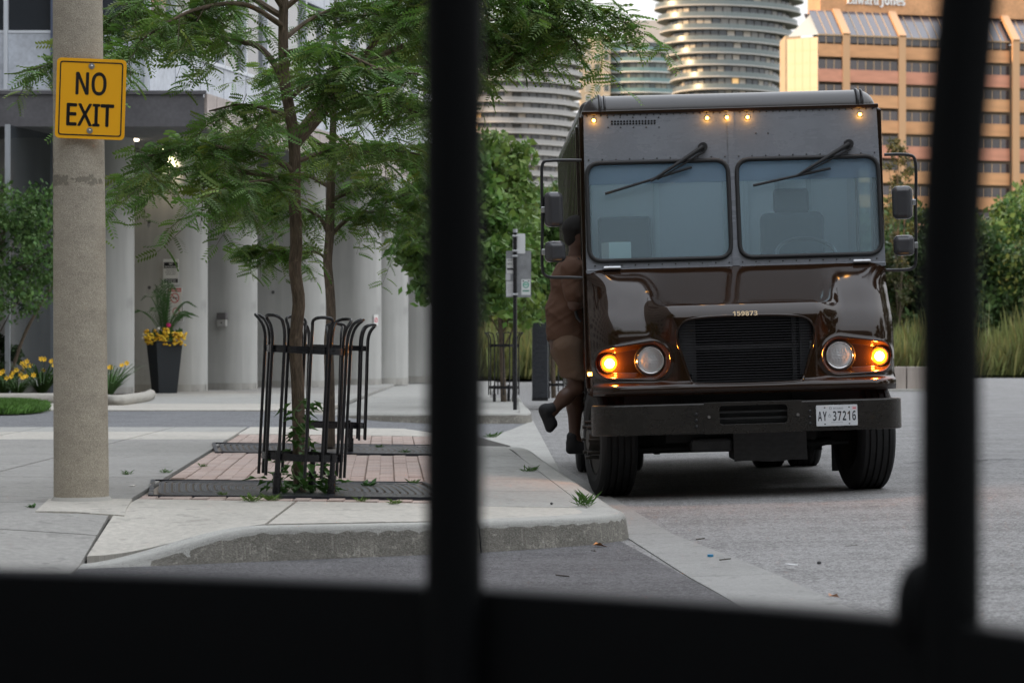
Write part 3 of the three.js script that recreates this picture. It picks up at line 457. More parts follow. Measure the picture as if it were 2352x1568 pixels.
{
  const out = [[-.33, 1.292], [.33, 1.292], [.435, 1.27], [.485, 1.215], [.49, 1.16], [.455, 1.02], [.405, .86], [.385, .83], [.35, .823], [-.35, .823], [-.385, .83], [-.405, .86], [-.455, 1.02], [-.49, 1.16], [-.485, 1.215], [-.435, 1.27]];
  const oc = new THREE.CatmullRomCurve3(out.map(([x, y]) => V(x, y, 0)), true, 'centripetal').getSpacedPoints(200).slice(0, -1);
  const inside = (x, y) => { let c = false; for (let i = 0, j = oc.length - 1; i < oc.length; j = i++) if ((oc[i].y > y) !== (oc[j].y > y) && x < (oc[j].x - oc[i].x) * (y - oc[i].y) / (oc[j].y - oc[i].y) + oc[i].x) c = !c; return c; };
  const nx = 240, ny = 150, W = 1.093, p = [], ix = [], uv = [];
  for (let j = 0; j <= ny; j++) for (let i = 0; i <= nx; i++) {
    let y = lerp(.75, 1.667, j / ny), x = lerp(-W, W, i / nx);
    if (Math.abs(x) < .56 && y > .79 && y < 1.32) { let bd = .0088, b = null; for (const q of oc) { const d = Math.hypot(q.x - x, q.y - y); if (d < bd) { bd = d; b = q; } } if (b) { x = b.x; y = b.y; } }
    p.push(x * (1 - .006 * sstep(1.2, .8, y)), y, hoodZ(x, y)); uv.push(x, y);
  }
  for (let j = 0; j < ny; j++) for (let i = 0; i < nx; i++) { const a = j * (nx + 1) + i, b = a + 1, c = a + nx + 1, d = c + 1; for (const t of [[a, b, d], [a, d, c]]) { const cx = (p[t[0] * 3] + p[t[1] * 3] + p[t[2] * 3]) / 3, cy = (p[t[0] * 3 + 1] + p[t[1] * 3 + 1] + p[t[2] * 3 + 1]) / 3; if (!inside(cx, cy)) ix.push(...t); } }
  const g = new THREE.BufferGeometry(); g.setAttribute('position', new THREE.Float32BufferAttribute(p, 3)); g.setAttribute('uv', new THREE.Float32BufferAttribute(uv, 2)); g.setIndex(ix); g.computeVertexNormals();
  const hood = mesh('hood', g, MT.gloss, truck);
  mesh('grille_rim', new THREE.TubeGeometry(new THREE.CatmullRomCurve3(oc.filter((_, i) => i % 3 === 0).map((q) => V(q.x, q.y, hoodZ(q.x, q.y) - .008)), true), 200, .011, 6, true), MT.gloss, hood);
  // hood flanks back to the pillars, and the underside
  for (const s of [-1, 1]) mesh('hood_side', gridGeo(14, 24, (u, v) => { const y = lerp(.75, 1.667, v), z0 = hoodZ(W, y); return [s * (W + .006 * u) * (1 - .006 * sstep(1.2, .8, y)), y, lerp(z0, -.95, u)]; }), MT.gloss, hood);
  mesh('hood_lip', gridGeo(60, 3, (u, v) => { const x = lerp(-W, W, u); return [x, .75 + .0 * v, lerp(hoodZ(x, .75), hoodZ(x, .75) - .25, v)]; }), MT.gloss, hood);
  const gr = sub('grille', truck);
  for (let i = 0; i < 24; i++) { const y = .838 + i * .0193; let xe = 0; for (let x = 0; x < .56; x += .004) if (inside(x, y)) xe = x; mesh('grille_bar', rod(V(-xe, y, -.055), V(xe, y, -.055), .0026, 6), std(rgb(.022, .022, .025), .4, { metalness: .3 }), gr); }
  mesh('radiator', box(.9, .62, .05, 0, 1.06, -.42), std(rgb(.006, .006, .007), .8), gr);
  each('support', [box(.03, .5, .02, -.36, 1.05, -.2), box(.03, .5, .02, .36, 1.05, -.2), box(.9, .035, .03, 0, 1.08, -.22), box(.09, .4, .03, -.42, 1.1, -.16), box(.07, .42, .03, .43, 1.08, -.16)], std(rgb(.025, .025, .028), .6), gr);
  each('duct_wall', [box(.02, .6, .5, -.55, 1.06, -.36), box(.02, .6, .5, .55, 1.06, -.36), box(1.1, .02, .5, 0, 1.36, -.42), box(1.1, .02, .4, 0, .79, -.3)], MT.under, gr);
  // number on the hood
  const ty = 1.312, sl = Math.atan2(hoodZ(0, 1.30) - hoodZ(0, 1.345), .045), n = mesh('fleet_number', text('159873', fontSans, .036, .176, .002), std(rgb(.62, .45, .25), .5), hood); n.position.set(.0, ty - .012, hoodZ(0, ty - .012) + .0025); n.rotation.x = -sl;
  for (const x of [-.907, .915]) mesh('hinge', [rbox(.125, .028, .03, .008, x, 1.677, -.60), rod(V(x - .062, 1.677, -.585), V(x + .062, 1.677, -.585), .011, 10)], M.steel, hood);
  mesh('cowl_strip', rbox(2.19, .035, .03, .01, 0, 1.655, -.632), MT.panelGrey, truck);
  // lamps
  for (const s of [-1, 1]) {
    const hl = sub('headlight', truck), hz = hoodZ(.673, 1.0, false) - .045; hl.position.set(s * .673, 1.0, hz);
    mesh('ring', new THREE.TorusGeometry(.093, .0075, 10, 48), M.chrome, hl);
    mesh('bezel', new THREE.TorusGeometry(.106, .012, 8, 40).translate(0, 0, -.012), MT.trim, hl);
    mesh('reflector', new THREE.LatheGeometry([[.0, -.07], [.02, -.068], [.05, -.05], [.075, -.02], [.09, 0]].map(([x, y]) => new THREE.Vector2(x, y)), 40).rotateX(Math.PI / 2), std(rgb(.88, .89, .9), .45, { metalness: .25 }), hl);
    mesh('bulb', new THREE.SphereGeometry(.012, 10, 8).translate(0, -.005, -.035), phys(rgb(.9, .9, .9), .1), hl);
    const lens = gridGeo(36, 36, (u, v) => { const a = u * Math.PI * 2, r = v * .09, x = Math.cos(a) * r, y = Math.sin(a) * r, flute = Math.abs(y) < .022 ? .0016 * Math.cos(y * 620) : .0016 * Math.cos(x * 300) * (y > 0 ? 1 : .6); return [x, y, .016 * (1 - (r / .09) ** 2) + flute * (r < .086 ? 1 : 0)]; });
    mesh('lens', lens, phys(rgb(.95, .96, .97), .12, { transmission: .5, thickness: 0, ior: 1.5 }), hl);
    const tl = sub('turn_lamp', truck), tz = hoodZ(.965, .985) ; tl.position.set(s * .965, .985, tz + .012);
    mesh('lens', new THREE.SphereGeometry(.06, 24, 14).scale(1, 1, .42), MT.amber, tl); mesh('bulb', new THREE.SphereGeometry(.042, 20, 12).scale(1, 1, .42).translate(0, 0, .0105), MT.core, tl); mesh('bezel', new THREE.TorusGeometry(.065, .006, 8, 30).translate(0, 0, -.004), MT.trim, tl);
    const l = new THREE.PointLight(rgb(1, .30, .03), .5, 4); l.position.set(0, 0, .05); l.castShadow = true; tl.add(l);
    const sm = mesh('side_marker', new THREE.SphereGeometry(.015, 10, 8).scale(.8, 1, 1).translate(s * 1.10, .91, -.5), MT.marker, truck);
    const l2 = new THREE.PointLight(rgb(1, .45, .08), .015, 1); l2.position.set(s * 1.135, .91, -.5); l2.castShadow = true; truck.add(l2);
  }
}
{ // bumper in three pieces
  const bp = sub('bumper', truck), y0 = .47, y1 = .69;
  const sh = new THREE.Shape(); sh.moveTo(-.312, y0); sh.lineTo(.378, y0); sh.lineTo(.378, y1); sh.lineTo(-.312, y1); sh.closePath(); sh.holes.push(rrShape(.485, .135, .03, .035, .60));
  mesh('centre_section', [uvBox(extr(sh, .008, .002)).translate(0, 0, -.01), box(.69, .008, .09, .033, y1 - .002, -.05), box(.69, .008, .09, .033, y0 + .002, -.05)], MT.bump, bp);
  mesh('slot_bar', [box(.48, .015, .01, .035, .575, -.03), box(.48, .015, .01, .035, .62, -.03), box(.5, .16, .01, .035, .6, -.08)], MT.under, bp);
  for (const s of [-1, 1]) {
    const path = []; const x0 = s < 0 ? -.314 : .38; for (let i = 0; i <= 10; i++) path.push([lerp(x0, s * .93, i / 10), 0]); for (let i = 1; i <= 12; i++) { const a = i / 12 * 1.25; path.push([s * (.93 + .19 * Math.sin(a) * .98), -.19 * (1 - Math.cos(a)) * 1.15]); }
    const pr = [[-.10, y1], [-.012, y1], [-.004, y1 - .003], [0, y1 - .012], [0, y0 + .012], [-.004, y0 + .003], [-.012, y0], [-.10, y0]];
    const g = gridGeo(path.length - 1, pr.length - 1, (u, v) => { const i = Math.round(u * (path.length - 1)), q = path[i], a = path[Math.max(0, i - 1)], b = path[Math.min(path.length - 1, i + 1)], tx = b[0] - a[0], tz = b[1] - a[1], L = Math.hypot(tx, tz), k = pr[Math.round(v * (pr.length - 1))], nx = -tz / L * s * 1, nz = Math.abs(tx) / L; return [q[0] + nx * k[0] * (s < 0 ? 1 : 1), k[1], q[1] + nz * k[0] - .002, q[0], k[1]]; });
    mesh('end_section', g.toNonIndexed(), MT.bump, bp); bp.children.at(-1).geometry.computeVertexNormals();
    for (const y of [.525, .57, .612]) mesh('bolt', new THREE.SphereGeometry(.011, 10, 6).scale(1, 1, .6).translate(s < 0 ? -.37 : .435, y, .003), MT.trim, bp);
  }
  for (const x of [-.28, .35]) mesh('tow_bolt', new THREE.CylinderGeometry(.012, .012, .012, 6).rotateX(Math.PI / 2).translate(x, .59, .006), std(rgb(.2, .19, .18), .5, { metalness: .6 }), bp);
  const pl = sub('license_plate', bp); pl.position.set(.625, .577, .008);
  mesh('plate', extr(rrShape(.292, .147, .008), .0015, .0008), std(rgb(.72, .73, .74), .4), pl);
  const T = canvasTex(1024, 512, (x, w, h) => {
    x.fillStyle = '#d9dcdf'; x.fillRect(0, 0, w, h); x.fillStyle = '#30343c'; x.textAlign = 'center'; x.textBaseline = 'alphabetic';
    x.font = '88px serif'; x.fillText('O', 352, 100); x.font = '66px serif'; x.fillText('NTARIO', 548, 100);
    x.save(); x.fillStyle = '#1c2028'; const put = (s, cx, wd) => { x.save(); x.font = 'bold 300px sans-serif'; const m = x.measureText(s).width; x.translate(cx, 388); x.scale(wd / m, 1.12); x.fillText(s, 0, 0); x.restore(); };
    put('A', 82, 100); put('Y', 206, 100); '37216'.split('').forEach((c, i) => put(c, 456 + i * 122, 104)); x.restore();
    x.strokeStyle = '#39404a'; x.lineWidth = 6; x.beginPath(); x.moveTo(302, 292); x.lineTo(294, 246); x.lineTo(316, 262); x.lineTo(328, 232); x.lineTo(340, 262); x.lineTo(362, 246); x.lineTo(354, 292); x.closePath(); x.stroke(); x.beginPath(); x.moveTo(328, 230); x.lineTo(328, 206); x.moveTo(318, 216); x.lineTo(338, 216); x.stroke();
    x.fillStyle = '#6a7078'; x.font = '30px serif'; x.fillText('YOURS TO DISCOVER', 512, 442);
    x.fillStyle = '#e8c6c8'; x.fillRect(896, 34, 118, 84); x.fillStyle = '#c05a64'; x.fillRect(918, 60, 78, 30); x.fillStyle = '#22262c'; for (const [a, b] of [[206, 54], [824, 54], [206, 472], [824, 472]]) { x.beginPath(); x.ellipse(a, b, 22, 16, 0, 0, 7); x.fill(); }
  });
  mesh('print', new THREE.PlaneGeometry(.287, .142).translate(0, 0, .0035), std(rgb(1, 1, 1), .42, { map: T }), pl);
}
{ // wheels, axle, underbody
  const wheel = (name, x, z, steer) => {
    const w = sub(name, truck); w.position.set(x, .42, z); w.rotation.y = steer; const r = .42, h = .135, pr = [[.25, -h + .02], [.31, -h], [.38, -h + .002], [.405, -h + .014], [r, -h + .03]];
    for (const gx of [-.072, -.024, .024, .072]) pr.push([r, gx - .0075], [r - .013, gx - .0055], [r - .013, gx + .0055], [r, gx + .0075]); pr.push([r, h - .03], [.405, h - .014], [.38, h - .002], [.31, h], [.25, h - .02]);
    const g = new THREE.LatheGeometry(pr.map(([a, b]) => new THREE.Vector2(a, b)), 56).rotateZ(Math.PI / 2).toNonIndexed(); g.computeVertexNormals(); mesh('tyre', g, MT.tyre, w);
    const s = Math.sign(x), hm = std(rgb(.05, .045, .04), .55, { metalness: .3 });
    mesh('rim', new THREE.LatheGeometry([[.05, .02], [.16, .03], [.2, .06], [.24, .1], [.255, .12], [.255, -.12]].map(([a, b]) => new THREE.Vector2(a, b)), 36).rotateZ(s > 0 ? -Math.PI / 2 : Math.PI / 2), hm, w);
    mesh('hub', [new THREE.CylinderGeometry(.075, .09, .1, 18).rotateZ(Math.PI / 2).translate(s * .12, 0, 0)], hm, w);
    for (let i = 0; i < 8; i++) { const a = i / 8 * 6.283; mesh('lug_nut', new THREE.CylinderGeometry(.014, .016, .1, 6).rotateZ(Math.PI / 2).translate(s * .14, Math.sin(a) * .13, Math.cos(a) * .13), hm, w); }
    return w;
  };
  wheel('front_wheel', -.94, -.92, .14); wheel('front_wheel', .94, -.92, .14);
  for (const x of [-.93, -.62, .62, .93]) wheel('rear_wheel', x, -4.75, 0);
  const u = sub('underbody', truck);
  mesh('front_axle', [rod(V(-.85, .40, -.92), V(.85, .40, -.92), .055, 10), box(.1, .08, 1.4, -.42, .5, -1.0), box(.1, .08, 1.4, .42, .5, -1.0)], MT.under, u);
  each('oil_pan', [rbox(.52, .16, .5, .02, .2, .33, -.75), rbox(.3, .1, .4, .03, -.22, .37, -.7)], MT.pan, u);
  mesh('skid_plate', gridGeo(8, 4, (a, b) => [lerp(-.07, .46, a), lerp(.25, .46, b) + .006 * Math.sin(a * 9), -.42 - .05 * b]), MT.pan, u);
  mesh('frame_rail', [box(.08, .2, 6.2, -.4, .68, -3.5), box(.08, .2, 6.2, .4, .68, -3.5), box(1.9, .04, 5.6, 0, .72, -3.8)], MT.under, u);
  each('splash_panel', [box(1.7, .3, .03, 0, .80, -.45), box(1.1, .34, .04, 0, .56, -.62)], MT.under, u);
  mesh('tie_rod', [rod(V(-.8, .34, -.72), V(.8, .36, -.72), .018), rod(V(.5, .33, -.8), V(.82, .4, -.95), .03), rod(V(.52, .26, -.8), V(.55, .44, -.8), .025)], MT.under, u);
  mesh('rear_axle', [rod(V(-.9, .42, -4.75), V(.9, .42, -4.75), .08, 10), new THREE.SphereGeometry(.18, 12, 8).translate(0, .42, -4.75), box(1.2, .3, .9, 0, .62, -3.0)], MT.under, u);
  each('light_block', [rbox(.5, .4, 1.1, .05, -.3, .5, -2.6), rbox(.7, .34, .8, .05, .5, .5, -2.4), box(1.9, .45, .03, 0, .5, -5.4), box(.5, .34, .6, 0, .5, -1.3), box(1.36, .46, .03, 0, .5, -1.75), box(1.9, .42, .03, 0, .48, -3.6)], MT.under, u);  // made-up solids and sheets, added to keep the ground below dark
  each('side_light_block', [rbox(.3, .34, 1.9, .04, -.86, .5, -2.9), rbox(.3, .36, 2.1, .04, .86, .5, -2.8), box(.04, .4, .9, .6, .5, -1.3), box(.04, .4, .9, -.6, .5, -1.3)], MT.under, u);  // boxes added on both sides to cut the side light below
  each('added_fender', [box(.03, .5, .9, -.72, .75, -1.0), box(.03, .5, .9, .72, .75, -1.0), box(.4, .5, .03, -.9, .62, -1.47), box(.4, .5, .03, .9, .62, -1.47)], MT.under, u);  // panels added round the front wheels to block light from behind
  each('wheel_arch', [box(.34, .03, 1.0, -.9, .87, -1.0), box(.34, .03, 1.0, .9, .87, -1.0)], MT.under, u);
}
{ // mirrors on tube frames
  const D = 20.35, inv = (x, y, d = D) => truck.worldToLocal(P(x, y, d));
  for (const [pts, heads, nm] of [
    [[[1336, 368], [1290, 368], [1264, 369], [1250, 371], [1246, 378], [1246, 500], [1246, 615], [1249, 628], [1258, 635], [1311, 637], [1338, 638]], [[1271.5, 481, 43, 80], [1275, 578, 48, 48]], 1],
    [[[2032, 355], [2060, 354], [2084, 355], [2098, 359], [2103, 370], [2104, 480], [2104, 600], [2101, 612], [2090, 618], [2050, 620], [2036, 620]], [[2073.5, 465, 47, 76], [2077.5, 563.5, 49, 47]], -1]]) {
    const m = sub('mirror', truck); mesh('mirror_frame', tube(pts.map(([x, y]) => inv(x, y)), .0115, 8, 90), MT.trim, m);
    for (const [x, y, w, h] of heads) {
      const c = inv(x, y), hd = mesh('mirror_head', (() => { const g = new RoundedBoxGeometry(w / FL * D, h / FL * D, .12, 6, .042), p = g.attributes.position; for (let i = 0; i < p.count; i++) if (p.getZ(i) > 0) p.setZ(i, p.getZ(i) + .018 * (1 - (p.getX(i) / .07) ** 2) - .012 * Math.abs(p.getX(i) * .6 + p.getY(i)) / .1); g.computeVertexNormals(); return g; })(), MT.mirror, m);
      hd.position.copy(c); hd.rotation.y = nm * .2;
      mesh('clamp', rbox(.03, .045, .035, .006, c.x - nm * (w / FL * D / 2 + .008), c.y, c.z, 1), M.steel, m);
    }
  }
}

// ---------- person stepping into the truck ----------
function sdfMesh(f, lo, hi, cell) {
  const size = Math.max(hi.x - lo.x, hi.y - lo.y, hi.z - lo.z) + 4 * cell, n = Math.ceil(size / cell), mc = new MarchingCubes(n, new THREE.MeshBasicMaterial(), false, false, 400000), c = lo.clone().add(hi).multiplyScalar(.5), half = n * cell / 2;
  mc.isolation = 0; const q = V(0, 0, 0); mc.field.fill(-1);
  for (let k = 0; k < n; k++) for (let j = 0; j < n; j++) for (let i = 0; i < n; i++) { q.set(c.x + (i - n / 2) * cell, c.y + (j - n / 2) * cell, c.z + (k - n / 2) * cell); if (q.x < lo.x - cell || q.x > hi.x + cell || q.z < lo.z - cell || q.z > hi.z + cell || q.y < lo.y - cell || q.y > hi.y + cell) continue; mc.field[i + j * n + k * n * n] = -f(q); }
  mc.update(); const g = new THREE.BufferGeometry(), N = mc.count, p = new Float32Array(mc.positionArray.slice(0, N * 3));
  for (let i = 0; i < N; i++) for (let a = 0; a < 3; a++) p[i * 3 + a] = p[i * 3 + a] * half + c.getComponent(a);
  const nn = new Float32Array(N * 3), e = cell * .6, t = V(0, 0, 0); for (let i = 0; i < N; i++) { const x = p[i * 3], y = p[i * 3 + 1], z = p[i * 3 + 2], v = V(f(t.set(x + e, y, z)) - f(t.set(x - e, y, z)), f(t.set(x, y + e, z)) - f(t.set(x, y - e, z)), f(t.set(x, y, z + e)) - f(t.set(x, y, z - e))).normalize(); nn.set([v.x, v.y, v.z], i * 3); }
  g.setAttribute('position', new THREE.BufferAttribute(p, 3)); g.setAttribute('normal', new THREE.BufferAttribute(nn, 3)); g.setAttribute('uv', new THREE.BufferAttribute(new Float32Array(N * 2), 2)); return g;
}
const smin = (a, b, k) => { const h = clamp(.5 + .5 * (b - a) / k); return lerp(b, a, h) - k * h * (1 - h); };
const cap = (a, b, ra, rb) => { const d = b.clone().sub(a), L = d.lengthSq(), w = V(0, 0, 0); return (p) => { w.copy(p).sub(a); const t = clamp(w.dot(d) / L); return Math.hypot(w.x - d.x * t, w.y - d.y * t, w.z - d.z * t) - lerp(ra, rb, t); }; };
const join = (list, k) => (p) => { let d = 1e9; for (const f of list) d = smin(d, f(p), k); return d; };
{
  const Dp = 21.75, o = P(1322, 1042, Dp), person = thing('person', 'person in brown shirt and shorts stepping up into the truck doorway', 'person', o);
  const L = (x, y, dz = 0) => P(x, y, Dp).sub(o).add(V(0, 0, dz));            // joints, measured from the standing foot
  const head = L(1327, 541), neck = L(1325, 588), chest = L(1318, 640), belly = L(1308, 725), hip = L(1307, 786), shR = L(1316, 622, .18), shL = L(1328, 622, -.18), hpR = L(1305, 800, .09), hpL = L(1312, 800, -.09);
  const knS = L(1326, 893, -.06), anS = L(1320, 1008, -.05), knT = L(1324, 886, .1), anT = L(1268, 944, .12);
  const elR = L(1318, 700, .24), haR = L(1362, 690, .16), elL = L(1352, 680, -.2), haL = L(1392, 650, -.15), S = .93;
  const skin = [cap(L(1326, 532), L(1330, 552), .098, .085), cap(L(1338, 545), L(1342, 556), .03, .025), cap(head, neck, .062, .058), cap(neck, chest, .06, .12), cap(shR, shL, .075, .075), cap(chest, belly, .15, .15), cap(belly, hip, .15, .155),
    cap(shR, elR, .055, .045), cap(elR, haR, .043, .03), cap(shL, elL, .055, .045), cap(elL, haL, .043, .03), cap(hpR, knT, .088, .06), cap(knT, L(1297, 912, .11), .058, .056), cap(L(1297, 912, .11), anT, .056, .036), cap(hpL, knS, .088, .062), cap(knS, L(1321, 935, -.055), .06, .06), cap(L(1321, 935, -.055), anS, .06, .04),
    cap(anT, L(1252, 958, .12), .035, .03), cap(anS, L(1338, 1026, -.05), .04, .03)];
  for (let i = 0; i < 4; i++) { const a = haR.clone().add(V(.05, .02 - i * .018, .01)); skin.push(cap(haR, a, .022, .011), cap(a, a.clone().add(V(.045 - Math.abs(i - 1) * .006, .01 - i * .003, -.02)), .011, .009)); } skin.push(cap(haR, haR.clone().add(V(.03, .045, .02)), .018, .011));
  const body = join(skin, .035), skinM = phys(rgb(.095, .048, .031), .5, { sheen: .2 });
  mesh('body', sdfMesh(body, V(-.32, 0, -.4), V(.6, 1.95, .45), .0145), skinM, person);
  const hair = join([cap(L(1321, 527), L(1320, 545), .104, .085), cap(L(1327, 524), L(1333, 528), .1, .09)], .03); mesh('hair', sdfMesh((p) => Math.max(hair(p), p.x - L(1341, 0).x), V(-.15, 1.5, -.2), V(.2, 1.95, .2), .008), std(rgb(.008, .007, .006), .9), person);
  const wr = (p, k, a) => a * 3.4 * (Math.abs(vnoise(p.y * 9 + p.x * 7 + 40, p.z * 6 - p.x * 5 + p.y * 2 + 40, 256) - .5) + .5 * Math.abs(vnoise(p.y * 21 - p.x * 12 + 40, p.z * 13 + 40, 256) - .5) - .2);
  const shirtB = join([cap(L(1322, 606), chest, .115, .175), cap(shR, shL, .095, .095), cap(chest, L(1302, 715), .165, .155), cap(L(1302, 715), L(1298, 772), .155, .145), cap(L(1312, 720), L(1312, 775), .165, .16), cap(shR, L(1317, 678, .225), .085, .085), cap(shL, L(1342, 664, -.19), .085, .085)], .05);
  const top = L(0, 588).y, hem = L(0, 784).y; mesh('shirt', sdfMesh((p) => Math.max(shirtB(p) + wr(p, 1, .009), p.y - top, hem - p.y + .012 * Math.sin(p.z * 16)), V(-.4, .7, -.45), V(.5, 1.75, .5), .014), std(rgb(.135, .064, .035), .85, { map: rep(T_dirt, 4) }), person);
  const shortB = join([cap(L(1309, 765), L(1309, 800), .155, .155), cap(hpR, L(1321, 876, .1), .118, .1), cap(hpL, L(1322, 876, -.07), .125, .105)], .04), hm2 = L(0, 872).y; mesh('shorts', sdfMesh((p) => Math.max(shortB(p) + wr(p, 1, .007), hm2 - p.y - .02 * Math.sin(p.x * 9)), V(-.3, .45, -.35), V(.4, 1.2, .4), .014), std(rgb(.19, .115, .072), .9, { map: rep(T_dirt, 4) }), person);
  const shoeM = std(rgb(.01, .01, .012), .7);
  const sock = (p) => 0; mesh('shoe', sdfMesh(join([cap(L(1315, 1020, -.05), L(1345, 1030, -.05), .05, .045), cap(L(1317, 1004, -.05), L(1319, 1022, -.05), .052, .05), cap(L(1310, 1033, -.05), L(1352, 1034, -.05), .034, .032)], .02), V(-.15, -.02, -.2), V(.25, .25, .1), .008), shoeM, person);
  mesh('shoe', sdfMesh(join([cap(L(1268, 938, .12), L(1255, 945, .12), .05, .052), cap(L(1252, 938, .12), L(1268, 972, .12), .042, .042), cap(L(1246, 940, .12), L(1262, 982, .12), .03, .034)], .02), V(-.4, .1, -.05), V(.05, .5, .3), .008), shoeM, person);
}

// ---------- street furniture ----------
{ // concrete pole with the yellow sign
  const b = spot(186, 1150, hTop(-2.57, 16.6)), pole = thing('concrete_pole', 'round pale concrete street pole carrying the yellow sign', 'pole', b);
  pole.rotation.z = .0075;
  const stain = canvasTex(512, 1024, (x, w, h) => { x.fillStyle = '#fff'; x.fillRect(0, 0, w, h); const r = mulberry(12); for (let i = 0; i < 230; i++) { const y = 430 + 240 * r(); x.fillStyle = `rgba(70,68,66,${.05 + .12 * r()})`; const bx = 60 + 330 * r() * r(); x.fillRect(bx, y, 20 + 80 * r(), 3 + 11 * r()); } for (let i = 0; i < 90; i++) { x.fillStyle = `rgba(60,58,55,${.1 + .25 * r()})`; x.fillRect(60 + 24 * r(), 520 + 90 * r(), 4 + 18 * r(), 6 + 14 * r()); } for (const y of [470, 560, 648, 760]) { x.fillStyle = 'rgba(80,78,74,.10)'; x.fillRect(0, y, w, 10); } });
  stain.wrapS = THREE.RepeatWrapping;
  const g = new THREE.CylinderGeometry(.118, .164, 8, 40, 8, true).translate(0, 4, 0), uv = g.attributes.uv;
  for (let i = 0; i < uv.count; i++) uv.setXY(i, uv.getX(i) * 2, uv.getY(i) * 16);
  const sh = mesh('shaft', g, std(rgb(.53, .51, .475), .92, { map: rep(T_agg, 1, 1), bumpMap: rep(T_bumpf, 1, 1), bumpScale: .004 }), pole);
  const gs = new THREE.CylinderGeometry(.148, .156, 1.4, 40, 1, true).translate(0, 2.0, 0); 
  mesh('top_cap', new THREE.SphereGeometry(.118, 24, 8, 0, 6.3, 0, 1.57).scale(1, .4, 1).translate(0, 8, 0), std(rgb(.4, .39, .36), .9), pole);
  const sm = std(rgb(.23, .22, .205), .95, { map: rep(T_dirt, 2) }), r = mulberry(8), pads = []; // old tape and glue marks round the shaft
  for (let i = 0; i < 150; i++) { const y0 = 1.9 + (i < 70 ? .05 * (r() - .5) : .55 * (r() - .62)), y1 = y0 + .008 + .022 * r(), a0 = i < 70 ? -2.4 + 2.6 * Math.pow(r(), 1.5) : -2.45 + .5 * r() * r(), a1 = a0 + .03 + .25 * r() * (i < 70 ? 1 : .5), rj = .0006 + .0008 * r(); pads.push(gridGeo(6, 2, (u, v) => { const a = lerp(a0, a1, u) + .02 * Math.sin(v * 9 + i), y = lerp(y0, y1, v) + .004 * Math.sin(u * 9 + i), rad = lerp(.164, .118, y / 8) + rj; return [Math.sin(a + .9) * rad, y, Math.cos(a + .9) * rad, u * .1, v * .05]; })); }
  const marks = mesh('glue_marks', pads, std(rgb(.31, .30, .275), .95, { map: rep(T_agg, 2) }), pole);
  const ft = mesh('grout_collar', new THREE.CylinderGeometry(.167, .19, .03, 36).translate(0, .012, 0), std(rgb(.5, .49, .46), .95, { map: rep(T_conc, 3) }), pole);
  const D = -b.z - .17, c = P(207.5, 227, D), s = thing('no_exit_sign', 'yellow NO EXIT sign bolted to the concrete pole', 'sign', c); s.rotation.set(0, .1, -.031);
  const k = D / FL, w = 158 * k, h = 184 * k, ym = std(rgb(.95, .45, .008), .4), bk = std(rgb(.012, .01, .01), .5);
  mesh('panel', uvBox(extr(rrShape(w, h, .03), .003, .0008)), ym, s);
  const ring = rrShape(w - .036, h - .036, .018); ring.holes.push(rrShape(w - .050, h - .050, .014)); mesh('border', extr(ring, .0012).translate(0, 0, .0042), bk, s);
  const no = mesh('lettering', text('NO', fontSansR, 50 * k, 68 * k, .0012), bk, s); no.position.set(.0, 10 * k, .0042);
  const ex = mesh('lettering', text('EXIT', fontSansR, 50 * k, 106 * k, .0012), bk, s); ex.position.set(0, -62 * k, .0042);
  const fat = (o, st) => { for (const [dx, dy] of [[st, 0], [-st, 0], [0, st], [0, -st]]) { const m = new THREE.Mesh(o.geometry, bk); m.name = 'lettering'; m.position.copy(o.position).add(V(dx, dy, .0001 * (dx + dy) / st)); s.add(shade(m)); } };
  fat(no, .003); fat(ex, .003);
  for (const y of [75, -73]) mesh('bolt', [new THREE.CylinderGeometry(.018, .018, .003, 20).rotateX(Math.PI / 2).translate(0, y * k, .006), new THREE.SphereGeometry(.008, 10, 6).translate(0, y * k, .008)], M.steel, s);
  const pad = structGroup('pole_pad', 'pale concrete pad at the foot of the street pole', 'pavement');
  const q = [spot(80, 1174, .2), spot(285, 1174, .2), spot(303, 1145, .2), spot(112, 1145, .2)].map((p) => [p.x, -p.z]);
  slab('pad_slab', q, (X, D) => hTop(X, D) + .006, M.concPale, pad, .0, .03);
}
